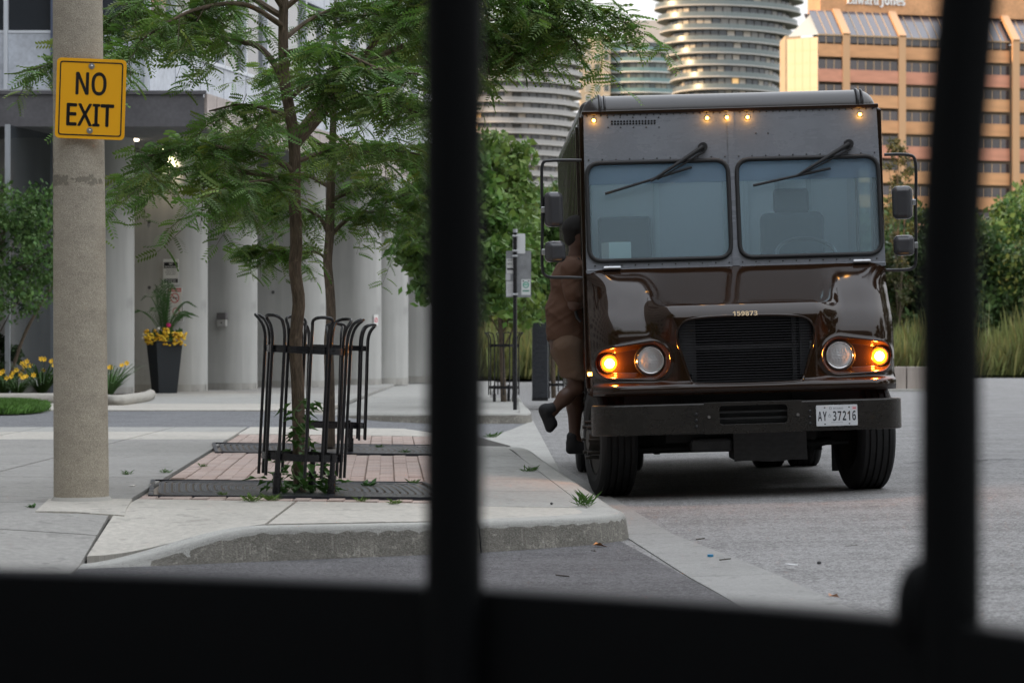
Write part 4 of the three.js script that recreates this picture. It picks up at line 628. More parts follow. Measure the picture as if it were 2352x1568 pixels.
function treeGuard(label, b, R, H, tiltX, hoops, phase) {
  const t = thing('tree_guard', label, 'tree guard', b, 'black steel tree guards'); t.rotation.z = tiltX;
  const ring = (y) => { const g = new THREE.CylinderGeometry(R, R, .045, 48, 1, true).translate(0, y, 0); mesh('band', [g, new THREE.CylinderGeometry(R - .006, R - .006, .045, 48, 1, true).translate(0, y, 0), new THREE.RingGeometry(R - .006, R, 48).rotateX(-Math.PI / 2).translate(0, y + .0225, 0)], M.black, t); };
  ring(.215 * H); ring(.845 * H);
  for (let i = 0; i < hoops; i++) {
    const a = phase + i / hoops * 6.283, d = .2, r = R + .012, q = (aa, rad, y) => V(Math.sin(aa) * rad, y, Math.cos(aa) * rad), pts = [];
    for (const [y, dr] of [[.1, .0], [.3, 0], [.6, 0], [.86, 0], [.93, .004], [.985, .022], [1.02, .05]]) pts.push(q(a - d, r + dr, y * H));
    pts.push(q(a - d * .6, r + .072, 1.036 * H), q(a, r + .078, 1.04 * H), q(a + d * .6, r + .072, 1.036 * H));
    for (const [y, dr] of [[1.02, .05], [.985, .022], [.93, .004], [.86, 0], [.6, 0], [.3, 0], [.1, 0]]) pts.push(q(a + d, r + dr, y * H));
    mesh('hoop', tube(pts, .0105, 8, 110), M.black, t);
  }
  for (const a of [phase - .9, phase + .55, phase + 2.6]) mesh('leg', [rod(V(Math.sin(a) * R, 0, Math.cos(a) * R), V(Math.sin(a) * R, .25 * H, Math.cos(a) * R), .018, 10), rod(V(Math.sin(a) * R, 0, Math.cos(a) * R), V(Math.sin(a) * R, .12 * H, Math.cos(a) * R), .026, 8)], M.black, t);
  return t;
}
function treeGrate(label, X, D, w, d) {
  const t = thing('tree_grate', label, 'tree grate', [X, hTop(X, D) - .006, -D], 'tree grates in the brick strip'), gm = std(rgb(.034, .037, .047), .6, { metalness: .2, map: rep(T_dirt, 3), roughnessMap: T_rough });
  t.rotation.set(0, .12, -.015, 'ZYX'); const n = 15;
  mesh('frame', [box(w, .03, .03, 0, 0, d / 2), box(w, .03, .03, 0, 0, -d / 2), box(.03, .03, d, w / 2, 0, 0), box(.03, .03, d, -w / 2, 0, 0)], gm, t);
  mesh('grate_bed', box(w - .04, .004, d - .04, 0, -.016, 0), std(rgb(.02, .018, .015), 1), t);
  for (let i = 0; i < n; i++) { const f = (i + .5) / n, pts = []; for (let k = 0; k < 48; k++) { const a = k / 48 * 6.283, c = Math.cos(a), s = Math.sin(a), ex = 2 / lerp(2, 9, f); pts.push([Math.sign(c) * Math.pow(Math.abs(c), ex) * lerp(.22, w / 2 - .02, f), Math.sign(s) * Math.pow(Math.abs(s), ex) * lerp(.22, d / 2 - .02, f)]); }
    const g = gridGeo(48, 1, (u, v) => { const k = Math.round(u * 48) % 48, p = pts[k], L = 1 - v * .034 / (.22 + f * .7); return [p[0] * L, .012, p[1] * L]; });
    mesh('grate_ring', g, gm, t); }
  return t;
}
const gA = spot(690, 1131, .18), gB = spot(762, 1036, .18), gC = spot(1157, 922, .15), gD = spot(1272, 914, .15);
treeGrate('dark slotted steel tree grate in the foreground round the nearest tree', -1.42, 18.22, 1.86, 1.86);
treeGrate('dark slotted steel tree grate round the second tree', -1.63, 24.95, 2.05, 2.1);
treeGuard('black hooped tree guard nearest the camera with weeds inside', gA, .262, 1.08, -.05, 6, .35);
treeGuard('black hooped tree guard round the second tree behind the first', gB, .29, 1.08, -.03, 6, .1);
treeGuard('black tree guard beside the sign pole on the far island', gC, .24, 1.1, 0, 6, .2);
treeGuard('black tree guard between the dark slab and the truck', gD, .24, 1.1, 0, 6, .5);
{ // sign pole on the island, seen from behind
  const b = spot(1183, 941, .15), D = -b.z, k = D / FL, t = thing('sign_post', 'black post with parking sign plates seen from behind on the island', 'sign post', b);
  const top = (941 - 533) * k; mesh('post', new THREE.CylinderGeometry(.030, .030, top, 14).translate(0, top / 2, 0), M.black, t); mesh('post_cap', new THREE.CylinderGeometry(.036, .036, .05, 14).translate(0, top + .02, 0), std(rgb(.5, .52, .55), .4, { metalness: .7 }), t);
  const al = std(rgb(.33, .34, .35), .45, { metalness: .35, map: rep(T_dirt, 2) });
  const y = (py) => (941 - py) * k, x = (px) => (px - 1183) * k;
  mesh('small_plate', extr(rrShape(29 * k, 46 * k, .02), .004).translate(x(1192), y(559), -.045), std(rgb(.62, .63, .63), .5), t);
  const bp = mesh('large_plate', extr(rrShape(58 * k, 107 * k, .02), .004).translate(x(1191), y(629), -.05), al, t);
  const st = (name, px, py, w, h, draw) => { mesh(name, new THREE.PlaneGeometry(w * k, h * k).translate(x(px), y(py), -.0445), std(rgb(.85, .85, .85), .6, { map: canvasTex(128, Math.round(128 * h / w), draw) }), t); };
  const fill = (c, c2) => (g, w, h) => { g.fillStyle = c; g.fillRect(0, 0, w, h); g.fillStyle = c2; };
  st('sticker', 1172, 611, 18, 34, (g, w, h) => { fill('#d4d4d2', '#333')(g, w, h); g.font = 'bold 44px sans-serif'; g.fillText('NYC', 12, 100); g.fillRect(10, 150, 108, 34); g.fillRect(20, 20, 90, 8); });
  st('sticker', 1167, 636, 11, 14, (g, w, h) => fill('#c6c6c8', '#777')(g, w, h)); st('sticker', 1171, 663, 17, 34, (g, w, h) => { fill('#cfcfd0', '#999')(g, w, h); for (let i = 0; i < 6; i++) g.fillRect(24, 60 + i * 26, 84, 6); });
  st('sticker', 1208, 659, 21, 36, (g, w, h) => { fill('#d9dcda', '#222')(g, w, h); g.fillRect(18, 16, 18, 18); g.fillRect(92, 16, 18, 18); g.strokeStyle = '#4fa38c'; g.lineWidth = 14; g.beginPath(); g.arc(64, 78, 38, 0, 7); g.stroke(); g.fillStyle = '#7fbfa8'; g.fillRect(38, 62, 52, 26); g.fillStyle = '#4f8f7c'; g.fillRect(18, 152, 92, 20); });
  for (const py of [556 - 14, 576, 588, 676]) mesh('strap', rbox(.085, .028, .07, .008, 0, y(py), 0, 1), M.steel, t);
  const b2 = spot(1240, 919, .15), k2 = -b2.z / FL, ks = thing('utility_slab', 'dark grey upright slab cabinet on the island by the truck', 'cabinet', b2);
  const sh = new THREE.Shape(); sh.moveTo(-.125, 0); sh.lineTo(.125, 0); sh.lineTo(.125, 1.45); sh.lineTo(-.125, 1.36); sh.closePath();
  mesh('body', extr(sh, .5, .006).translate(0, 0, -.25), std(rgb(.035, .038, .045), .5, { roughnessMap: T_rough }), ks); mesh('side_trim', box(.012, 1.38, .44, .135, .73, 0), std(rgb(.2, .21, .22), .5), ks); mesh('plinth', box(.27, .05, .54, 0, .025, 0), M.black, ks);
  const wl = thing('low_wall', 'low beige concrete wall beyond the road right of the truck', 'wall', [0, .1, -58]);
  for (let i = 0; i < 3; i++) mesh('wall_block', rbox(1.18, .52, .3, .015, 6.4 + i * 1.2, .26, 0), std(rgb(.40, .35, .32), .9, { map: rep(T_wall, .6) }), wl); mesh('footing', rbox(3.7, .06, .5, .01, 7.6, .03, .12), M.kerb, wl);
}
// ---------- foliage ----------
function frond(pairs, l, w) { // one feathery leaf: a stalk with pairs of leaflets along +x, drooping
  const p = [], ix = []; const quad = (a, b, c, d) => { const o = p.length / 3; p.push(...a, ...b, ...c, ...d); ix.push(o, o + 1, o + 2, o, o + 2, o + 3); };
  const at = (t) => [t, -.35 * t * t, 0]; quad([0, 0, .006], [0, 0, -.006], [1, -.35, -.003], [1, -.35, .003]);
  for (let i = 0; i < pairs; i++) { const t = .16 + .84 * i / (pairs - 1), q = at(t), ll = l * (1 - .5 * Math.abs(t - .5)); for (const s of [-1, 1]) { const e = [q[0] + ll * .5, q[1] - ll * .25, s * ll * .86]; quad(q, [q[0] + ll * .42 + w * .5, q[1] - ll * .08, s * ll * .38], e, [q[0] + ll * .1 - w * .4, q[1] - ll * .14, s * ll * .46]); } }
  const g = new THREE.BufferGeometry(); g.setAttribute('position', new THREE.Float32BufferAttribute(p, 3)); g.setIndex(ix); const n = g.toNonIndexed(); n.computeVertexNormals(); return n;
}
function clump(n, size, seed, long = 1.5) { // a sprig of pointed leaves round the origin
  const r = mulberry(seed), p = [], ix = []; for (let i = 0; i < n; i++) { const d = V(r() - .5, r() - .6, r() - .5).normalize(), u = V(r() - .5, r() - .5, r() - .5).cross(d).normalize(), c = V(r() - .5, r() - .5, r() - .5).multiplyScalar(size * 1.7), L = size * (.7 + .6 * r()), o = p.length / 3; for (const q of [c, c.clone().addScaledVector(d, L * .45).addScaledVector(u, L / long / 2), c.clone().addScaledVector(d, L), c.clone().addScaledVector(d, L * .45).addScaledVector(u, -L / long / 2)]) p.push(q.x, q.y, q.z); ix.push(o, o + 1, o + 2, o, o + 2, o + 3); }
  const g = new THREE.BufferGeometry(); g.setAttribute('position', new THREE.Float32BufferAttribute(p, 3)); g.setIndex(ix); const n2 = g.toNonIndexed(); n2.computeVertexNormals(); return n2;
}
function scatter(name, geo, mat, list, parent, tint) { // list of [pos, quaternion, scale]
  const m = shade(new THREE.InstancedMesh(geo, mat, list.length)), mt = new THREE.Matrix4(), c = new THREE.Color(); m.name = name; m.userData.kind = 'stuff';
  list.forEach(([p, q, s], i) => { m.setMatrixAt(i, mt.compose(p, q, typeof s === 'number' ? V(s, s, s) : s)); m.setColorAt(i, tint(c, i)); }); parent.add(m); return m;
}
const rq = (r) => new THREE.Quaternion().setFromEuler(new THREE.Euler(r() * 6.28, r() * 6.28, r() * 6.28));
const G_frond = frond(7, .31, .06);
function locust(label, b, D, trunk, rad, spines, seed, base, dens, matBark) {
  const t = thing('honey_locust_tree', label, 'tree', b, 'honey locust street trees'), r = mulberry(seed), L = (q) => P(q[0], q[1], D + (q[2] || 0)).sub(b), list = [], wood = [];
  mesh('trunk', taper(trunk.map(L), rad, 12, 60), matBark, t);
  const twig = (p, d, len, nF) => {
    const e = p.clone().addScaledVector(d, len).add(V(0, -len * (.05 + .35 * len), 0)); wood.push(rod(p, e, .003, 4, .0012));
    for (let i = 0; i < nF; i++) { const f = .1 + .95 * i / nF, q = p.clone().lerp(e, f), a = r() * 6.28, o = V(Math.cos(a), .35 - 1.1 * r(), Math.sin(a)).normalize().lerp(d, .3 * r()).normalize(), qt = new THREE.Quaternion().setFromUnitVectors(V(1, 0, 0), o); qt.multiply(new THREE.Quaternion().setFromAxisAngle(V(1, 0, 0), (r() - .5) * 1.2)); list.push([q, qt, .095 + .06 * r()]); }
  };
  for (const sp of spines) {
    const pts = sp.p.map(L), c = new THREE.CatmullRomCurve3(pts, false, 'centripetal'), n = c.getLength();
    mesh('branch', taper(pts, [(sp.r ?? .022) * 1.25, (sp.r ?? .022) * .8, .006], 7, 24), matBark, t);
    const N = Math.round(n / .034 * dens * (sp.d ?? 1)), f0 = sp.from ?? .25;
    for (let i = 0; i < N; i++) { const f = f0 + (1 - f0) * (i + r()) / N, p = c.getPointAt(clamp(f)), tg = c.getTangentAt(clamp(f)), a = r() * 6.28, d = V(Math.cos(a), 1.5 * (r() - .56), Math.sin(a)).normalize().lerp(tg, .3).normalize(), len = (.14 + .46 * Math.pow(r(), 1.5)) * (sp.l ?? 1); twig(p, d, len, 4 + Math.floor(len * 17 + r() * 3)); }
  }
  mesh('twigs', wood, matBark, t).userData.kind = 'stuff';
  scatter('crown', G_frond, leafMat(base, .5), list, t, (c) => { const k = .6 + .8 * r(); return c.setRGB(k * (.85 + .7 * r() * r()), k, k * (.6 + .5 * r())); });
  return t;
}
locust('honey locust tree in the nearest guard, feathery leaves before the building', gA, 18.05,
  [[689, 1131], [686, 1000], [683, 880], [678, 790], [683, 730], [686, 690], [677, 620], [680, 560], [676, 440], [676, 340], [668, 270], [655, 200], [650, 100], [652, 0], [660, -140], [655, -300]], [.044, .042, .042, .041, .04, .038, .036, .03, .022, .012],
  [
    { p: [[680, 330], [720, 285], [770, 225, -.1], [850, 110, -.2], [930, 30, -.3], [1050, -50, -.4]], r: .026, from: .6 },
    { p: [[684, 305], [740, 235, .1], [790, 185, .2], [850, 140, .25], [950, 95, .3], [1080, 55, .4], [1200, 40, .4], [1300, 60, .3]], r: .022, from: .5, d: 1.2 },
    { p: [[930, 30, -.3], [1060, -10, -.2], [1200, -10, -.1], [1330, 5, 0], [1420, 40, 0], [1455, 70, 0]], r: .014, from: .1, d: 1.7, l: .8 },
    { p: [[1080, 55, .4], [1130, 95, .4], [1165, 150, .4]], r: .008, from: 0, d: 1.8, l: .7 },
    { p: [[1090, 20, .2], [1110, 90, .2], [1125, 170, .2]], r: .008, from: 0, d: 1.4, l: .5 },
    { p: [[1200, 40, .4], [1230, 90, .4], [1270, 130, .4]], r: .008, from: 0, d: 1.5, l: .6 },
    { p: [[1200, -10, -.1], [1280, 60, 0], [1330, 105, 0]], r: .008, from: 0, d: 1.5, l: .6 },
    { p: [[655, 195], [625, 140, .1], [590, 105, .2], [520, 90, .3], [430, 55, .5], [330, 20, .6]], r: .02, from: .35 },
    { p: [[651, 60], [560, 10, -.3], [440, 25, -.6], [340, 80, -.7], [270, 130, -.7]], r: .016, from: .3 },
    { p: [[652, 40], [500, -40, .2], [330, -20, .3], [250, 60, .35], [150, 130, .4], [60, 165, .4]], r: .018, from: .45, l: .62, d: .8 },
    { p: [[651, 90], [720, 40, .3], [800, 10, .4], [900, 10, .5]], r: .014, from: .3 },
    { p: [[651, 20], [760, -60], [880, -90], [980, -60], [1090, 20]], r: .016, from: .3 },
    { p: [[651, 20], [590, -60, -.2], [500, -90, -.4], [420, -60, -.5]], r: .016, from: .3 },
    { p: [[668, 270], [610, 250, .15], [550, 240, .3], [480, 255, .4]], r: .012, from: .25, l: .8 },
    { p: [[676, 395], [630, 365, -.1], [570, 350, -.2], [470, 335, -.35], [390, 345, -.4], [310, 370, -.5]], r: .018, from: .3, d: 1.15 },
    { p: [[676, 425], [620, 405, .1], [560, 395, .2], [450, 385, .35], [360, 395, .4], [285, 420, .5]], r: .017, from: .25, d: 1.2 },
    { p: [[676, 430], [640, 415, -.3], [560, 420, -.6], [480, 440, -.8]], r: .012, from: .2 },
    { p: [[684, 370], [740, 350, .2], [820, 350, .3], [900, 345, .3], [965, 355, .3]], r: .013, from: .2, l: .8 },
    { p: [[660, 230], [720, 190, -.4], [800, 210, -.7], [890, 230, -.9], [960, 260, -1]], r: .014, from: .3 },
    { p: [[652, 120], [760, 110, -.6], [880, 160, -.9], [960, 170, -1]], r: .013, from: .3, d: 1.2 },
  ], 101, rgb(.145, .26, .055), .8, M.bark);
locust('honey locust tree in the second guard behind the nearest tree', gB, 25.35,
  [[757, 1036], [757, 900], [755, 780], [760, 730], [757, 660], [752, 600], [757, 540], [758, 470], [762, 380], [765, 280], [768, 150], [770, 0]], [.05, .046, .044, .042, .04, .032, .02, .012],
  [
    { p: [[757, 545], [735, 500, .1], [705, 482, .2], [640, 470, .3], [580, 470, .4]], r: .018, from: .2 },
    { p: [[760, 540], [790, 510, .1], [830, 488, .2], [890, 490, .3], [950, 505, .3]], r: .018, from: .3 },
    { p: [[755, 603], [730, 580, .1], [690, 580, .2], [630, 575, .3], [560, 575, .3]], r: .012, from: .35, l: .75, d: 1.1 },
    { p: [[760, 460], [830, 430], [900, 440], [970, 470]], r: .018, from: .2, d: 1.2 },
    { p: [[760, 430], [690, 400, .3], [600, 420, .5], [520, 450, .6]], r: .018, from: .25 },
    { p: [[763, 370], [840, 340, -.3], [930, 350, -.4], [1000, 400, -.4]], r: .018, from: .15, d: 1.3 },
    { p: [[763, 350], [680, 300, -.3], [560, 300, -.5], [440, 330, -.6]], r: .018, from: .2 },
    { p: [[765, 270], [860, 220], [960, 240], [1010, 300]], r: .018, from: .2, d: 1.2 },
    { p: [[767, 180], [860, 120], [960, 110], [1080, 150]], r: .016, from: .2, d: 1.2 },
    { p: [[765, 240], [690, 180], [600, 170]], r: .016, from: .3 },
    { p: [[770, 60], [900, 20], [1060, 60], [1180, 110]], r: .016, from: .2, d: 1.2 },
  ], 202, rgb(.16, .29, .06), 1.1, M.barkGrey);
function tree(name, label, b, h, rx, opts = {}) { // trunk, limbs and a crown of leaf sprigs in overlapping lobes
  const { seed = 1, n = 5000, leaf = .1, col = rgb(.05, .12, .03), from = .25, sparse = 0, lobes = 16, category = 'tree', group, stems = 1, trunkR = h * .014, top = .5 } = opts, r = mulberry(seed), t = thing(name, label, category, b, group);
  for (let s = 0; s < stems; s++) { const a = r() * 6.28, o = stems > 1 ? .28 * h : .03 * h; mesh('trunk', taper([V(Math.cos(a) * .06 * (stems > 1), 0, Math.sin(a) * .06 * (stems > 1)), V(Math.cos(a) * o * .4, h * .3, Math.sin(a) * o * .4), V(Math.cos(a) * o, h * .62, Math.sin(a) * o), V(Math.cos(a) * o * 1.1, h * .9, Math.sin(a) * o * 1.1)], [trunkR, trunkR * .8, trunkR * .5, trunkR * .2], 8, 20), M.barkGrey, t); }
  const list = [], limbs = [], cs = [];
  for (let i = 0; i < lobes; i++) { const f = (i + .5) / lobes, y = h * lerp(from, .96, f), rad = rx * Math.pow(Math.sin(Math.PI * clamp(lerp(.16, 1, f) * .93, 0, 1)), .55), a = i * 2.399 + r(), d = rad * (.35 + .55 * r()); const c = V(Math.cos(a) * d, y, Math.sin(a) * d); cs.push([c, rx * (.30 + .24 * r()) * (1 - .45 * f * top)]); limbs.push(rod(V(0, Math.max(.1, y - h * .16), 0), c, trunkR * .34, 5, trunkR * .12)); }
  for (let i = 0; i < n; i++) { const [c, cr] = cs[Math.floor(r() * cs.length)], u = V(r() - .5, r() - .5, r() - .5).normalize(), k = cr * (sparse ? Math.pow(r(), .5) : .35 + .65 * Math.pow(r(), .4)) * (1 + .25 * Math.sin(u.x * 9 + u.y * 7 + c.x * 5)); list.push([V(c.x + u.x * k, Math.max(.1, c.y + u.y * k * .8), c.z + u.z * k), rq(r), .7 + .7 * r()]); }
  mesh('limbs', limbs, M.barkGrey, t);
  scatter('crown', clump(6, leaf, seed + 5, opts.long ?? 1.6), leafMat(col, .4), list, t, (c) => { const k = .6 + .7 * r(); return c.setRGB(k * (.9 + .35 * r()), k, k * (.75 + .3 * r())); });
  return t;
}
const gr = (x, D, h = .1) => V((x - CX) / FL * D, h, -D);
tree('maple_tree', 'young maple in the guard beside the sign post', V(gC.x, .15, gC.z), 4.5, .85, { seed: 11, n: 1000, leaf: .13, col: rgb(.16, .27, .06), from: .34, lobes: 20, trunkR: .05, top: .9 });
tree('maple_tree', 'leafy maple behind the near bar with light hanging leaves', gr(1045, 42, .16), 4.0, .95, { seed: 12, n: 1900, leaf: .13, col: rgb(.12, .24, .05), from: .42, lobes: 14, trunkR: .05 });
tree('maple_tree', 'young maple in the guard behind the dark slab', V(gD.x, .15, gD.z), 3.5, .8, { seed: 13, n: 1500, leaf: .12, col: rgb(.1, .21, .05), from: .4, lobes: 12, trunkR: .045 });
[[1085, 92, 6.8, 2.6, .15], [1165, 96, 6.0, 2.4, .19], [1235, 90, 5.8, 2.1, .22], [1300, 94, 6.0, 2.4, .18], [1375, 97, 6.4, 2.8, .17], [1000, 96, 7.6, 2.8, .15], [1450, 100, 6.2, 2.4, .17]].forEach(([x, D, h, rx, g], i) => tree('hedgerow_tree', ['tall dark hedgerow tree just right of the near bar', 'hedgerow tree behind the parking sign plates', 'light green hedgerow tree left of the truck mirror', 'bushy hedgerow tree behind the stepping person', 'hedgerow tree hidden mostly behind the truck cab', 'hedgerow tree hidden mostly behind the near bar', 'hedgerow tree far behind the truck body'][i], gr(x, D), h, rx, { seed: 30 + i, n: 2400, leaf: .22, col: rgb(g * .5, g, g * .28), from: .12, lobes: 18, group: 'trees beyond the road' }));
[[2010, 104, 5.2, 2.6, .11], [2070, 100, 4.6, 2.0, .12], [2150, 106, 6.0, 2.8, .11], [2235, 100, 5.0, 2.2, .13], [2290, 110, 5.6, 2.4, .15], [2360, 104, 6.2, 2.5, .19], [2430, 108, 7.0, 2.8, .17]].forEach(([x, D, h, rx, g], i) => tree('hedgerow_tree', ['dark bushy tree just behind the right truck mirror', 'low dark tree between the truck and the right bar', 'dark tree mostly behind the right bar', 'dark tree emerging right of the right bar', 'mid green tree below the office windows at right', 'bright green tree at the right edge of the view', 'tall tree just past the right edge of the view'][i], gr(x, D), h, rx, { seed: 60 + i, n: 2400, leaf: .22, col: rgb(g * .5, g, g * .28), from: .1, lobes: 18, group: 'trees beyond the road' }));
for (let i = 0; i < 6; i++) tree('hedgerow_tree', ['first', 'second', 'third', 'fourth', 'fifth', 'sixth'][i] + ' from the left of the hedgerow trees hidden behind the truck', gr(1530 + i * 82, 98 + (i % 3) * 4), 5 + (i % 2), 2.5, { seed: 75 + i, n: 1500, leaf: .24, col: rgb(.07, .14, .04), from: .1, lobes: 16, group: 'trees behind the truck' });
tree('birch_tree', 'thin sparse birch standing before the orange office building', gr(2062, 98), 8.4, .75, { seed: 90, n: 420, leaf: .13, col: rgb(.09, .10, .035), from: .2, lobes: 26, sparse: 1, trunkR: .05 });
tree('serviceberry_tree', 'small multi stemmed tree at the left edge behind the pole', spot(0, 914, .195), 3.6, 1.4, { seed: 95, n: 1500, leaf: .085, col: rgb(.09, .19, .05), from: .46, lobes: 20, stems: 5, trunkR: .035 });
{ // meadow, lawn, planting bed
  structure(mesh('meadow', gridGeo(40, 12, (u, v) => { const X = lerp(-60, 80, u), D = lerp(79, 240, v); return [X, .08 + .25 * fbm(u, v, 12, 3) + .5 * v, -D, X, D]; }), std(rgb(.07, .10, .03), 1, { map: T_dirt })), 'rough meadow ground behind the road', 'ground');
  const blade = (() => { const p = [], ix = [], r = mulberry(4); for (let i = 0; i < 7; i++) { const a = r() * 6.28, x = (r() - .5) * .3, z = (r() - .5) * .3, h = .5 + .5 * r(), l = (r() - .5) * .5, o = p.length / 3, w = .012; p.push(x - Math.cos(a) * w, 0, z - Math.sin(a) * w, x + Math.cos(a) * w, 0, z + Math.sin(a) * w, x + l * .4 + Math.cos(a) * w * .8, h * .6, z, x + l, h, z + l * .4); ix.push(o, o + 1, o + 2, o, o + 2, o + 3); } const g = new THREE.BufferGeometry(); g.setAttribute('position', new THREE.Float32BufferAttribute(p, 3)); g.setIndex(ix); const n = g.toNonIndexed(); n.computeVertexNormals(); return n; })();
  const r = mulberry(44), list = []; for (let i = 0; i < 15000; i++) { const D = 79.3 + 20 * r() * r(), x = lerp(850, 2500, r()); const clumpy = .55 + .8 * fbm(x / 900, D / 40, 8, 3); list.push([V((x - CX) / FL * D, .08, -D), new THREE.Quaternion().setFromAxisAngle(V(0, 1, 0), r() * 6.28), V(1.6, 1.35 * clumpy * clumpy * (.4 + r() + (r() > .93 ? .7 : 0)), 1.6)]); }
  const gm = shade(scatter('tall_grass', blade, leafMat(rgb(.21, .25, .09), .35), list, scene, (c) => { const k = .6 + .7 * r(); return c.setRGB(k * (1 + .5 * r() * r()), k, k * .9); })); gm.userData = { kind: 'stuff', label: 'tall pale meadow grass along the far side of the road', category: 'grass' };
  // lawn and bed at left
  const lawn = [], q = (x, y) => spot(x, y, .2); for (let i = 0; i < 5000; i++) { const a = r() * 6.28, d = Math.sqrt(r()), p = q(0 + Math.cos(a) * d * 102, 941 + Math.sin(a) * d * 10); lawn.push([p, new THREE.Quaternion().setFromAxisAngle(V(0, 1, 0), r() * 6.28), V(.5, .10 + .06 * r(), .5)]); }
  const lw = scatter('lawn_grass', blade, leafMat(rgb(.09, .2, .03), .3), lawn, scene, (c) => { const k = .7 + .5 * r(); return c.setRGB(k, k, k); }); lw.userData = { kind: 'stuff', label: 'short bright lawn patch at the left edge before the flower bed', category: 'grass' };
  const bed = structGroup('planting_bed', 'kerbed flower bed at the foot of the building left of the pole', 'flower bed'); const e = [[-40, 925], [60, 925], [200, 925], [262, 930], [300, 926], [330, 921], [345, 914]].map(([x, y]) => spot(x, y, .2));
  mesh('bed_edging', tube(e.map((p) => p.clone().add(V(0, .06, 0))), .09, 8, 60).scale(1, 1, 1), std(rgb(.48, .46, .42), .9, { map: rep(T_conc, 1) }), bed);
  mesh('mulch', gridGeo(8, 4, (u, v) => { const X = lerp(-11.5, -6.6, u), D = lerp(43.6 + .7 * Math.abs(u - .6), 51.7, v); return [X, .215, -D, X, D]; }), std(rgb(.06, .035, .022), 1, { map: rep(T_bark, 2) }), bed);
  const strap = (() => { const p = [], ix = [], rr2 = mulberry(6); for (let i = 0; i < 90; i++) { const a = rr2() * 6.28, L = .28 + .38 * rr2(), w = .013; for (let k = 0; k < 4; k++) { const t = k / 3, x = Math.cos(a) * L * t * .9, z = Math.sin(a) * L * t * .9, y = L * (1.5 * t - .95 * t * t); p.push(x - Math.sin(a) * w * (1 - t * .9), y, z + Math.cos(a) * w * (1 - t * .9), x + Math.sin(a) * w * (1 - t * .9), y, z - Math.cos(a) * w * (1 - t * .9)); } const o = i * 8; for (let k = 0; k < 3; k++) ix.push(o + k * 2, o + k * 2 + 1, o + k * 2 + 3, o + k * 2, o + k * 2 + 3, o + k * 2 + 2); } const g = new THREE.BufferGeometry(); g.setAttribute('position', new THREE.Float32BufferAttribute(p, 3)); g.setIndex(ix); g.computeVertexNormals(); return g; })();
  const dm = leafMat(rgb(.06, .13, .03), .3), fm = std(rgb(.85, .52, .03), .7), pet = (() => { const g = []; for (let i = 0; i < 6; i++) g.push(new THREE.SphereGeometry(.045, 6, 4).scale(.5, .18, 1).translate(0, 0, .05).rotateX(-.5).rotateY(i * 1.047)); return merge(g); })();
  [[8, 914, 2, 'daylily clump with yellow blooms at the left edge', .9], [40, 916, 2, 'low daylily clump second from the left edge', .8], [95, 914, 3, 'big daylily clump left of the pole with a bloom on top', 1.25], [62, 908, 1, 'daylily clump behind the grey boulder', 1.0], [250, 916, 2, 'daylily clump peeking out right of the pole', 1.2], [215, 912, 1, 'daylily clump hidden behind the pole', 1.1]].forEach(([x, y, k, lb, s], i) => { const b = spot(x, y, .21), t = thing('daylily', lb, 'plant', b, 'daylilies in the flower bed'); k *= 3; const m = mesh('leaves', strap, dm, t); m.scale.setScalar(s * 1.25); m.rotation.y = i; for (let j = 0; j < k; j++) { const f = mesh('bloom', pet, fm, t), a = i * 2 + j * 2.3; f.scale.setScalar(.6); f.position.set(Math.cos(a) * .3, (.42 + .03 * (j % 4)) * s, .1 + Math.sin(a) * .2); f.rotation.set(1.1, j, .2); mesh('stem', rod(V(0, 0, 0), f.position.clone(), .005, 4), dm, t); } });
  const bo = thing('boulder', 'pale grey boulder among the daylilies', 'rock', spot(62, 915, .2)); const bg = new THREE.IcosahedronGeometry(.24, 3), bp = bg.attributes.position; for (let i = 0; i < bp.count; i++) { const x = bp.getX(i), y = bp.getY(i), z = bp.getZ(i), k = 1 + .28 * (vnoise(x * 6 + 20, y * 6 + z * 5 + 20, 64) - .5); bp.setXYZ(i, x * k * 1.15, y * k * .9 + .14, z * k); } bg.computeVertexNormals(); mesh('stone', bg, std(rgb(.38, .39, .38), .95, { map: rep(T_conc, 2) }), bo);
  const sb = tree('shrub', 'low dark shrub at the left edge under the small tree', spot(-14, 912, .2), 1.0, .5, { seed: 97, n: 700, leaf: .07, col: rgb(.045, .09, .03), from: .2, lobes: 8, category: 'shrub' });
}
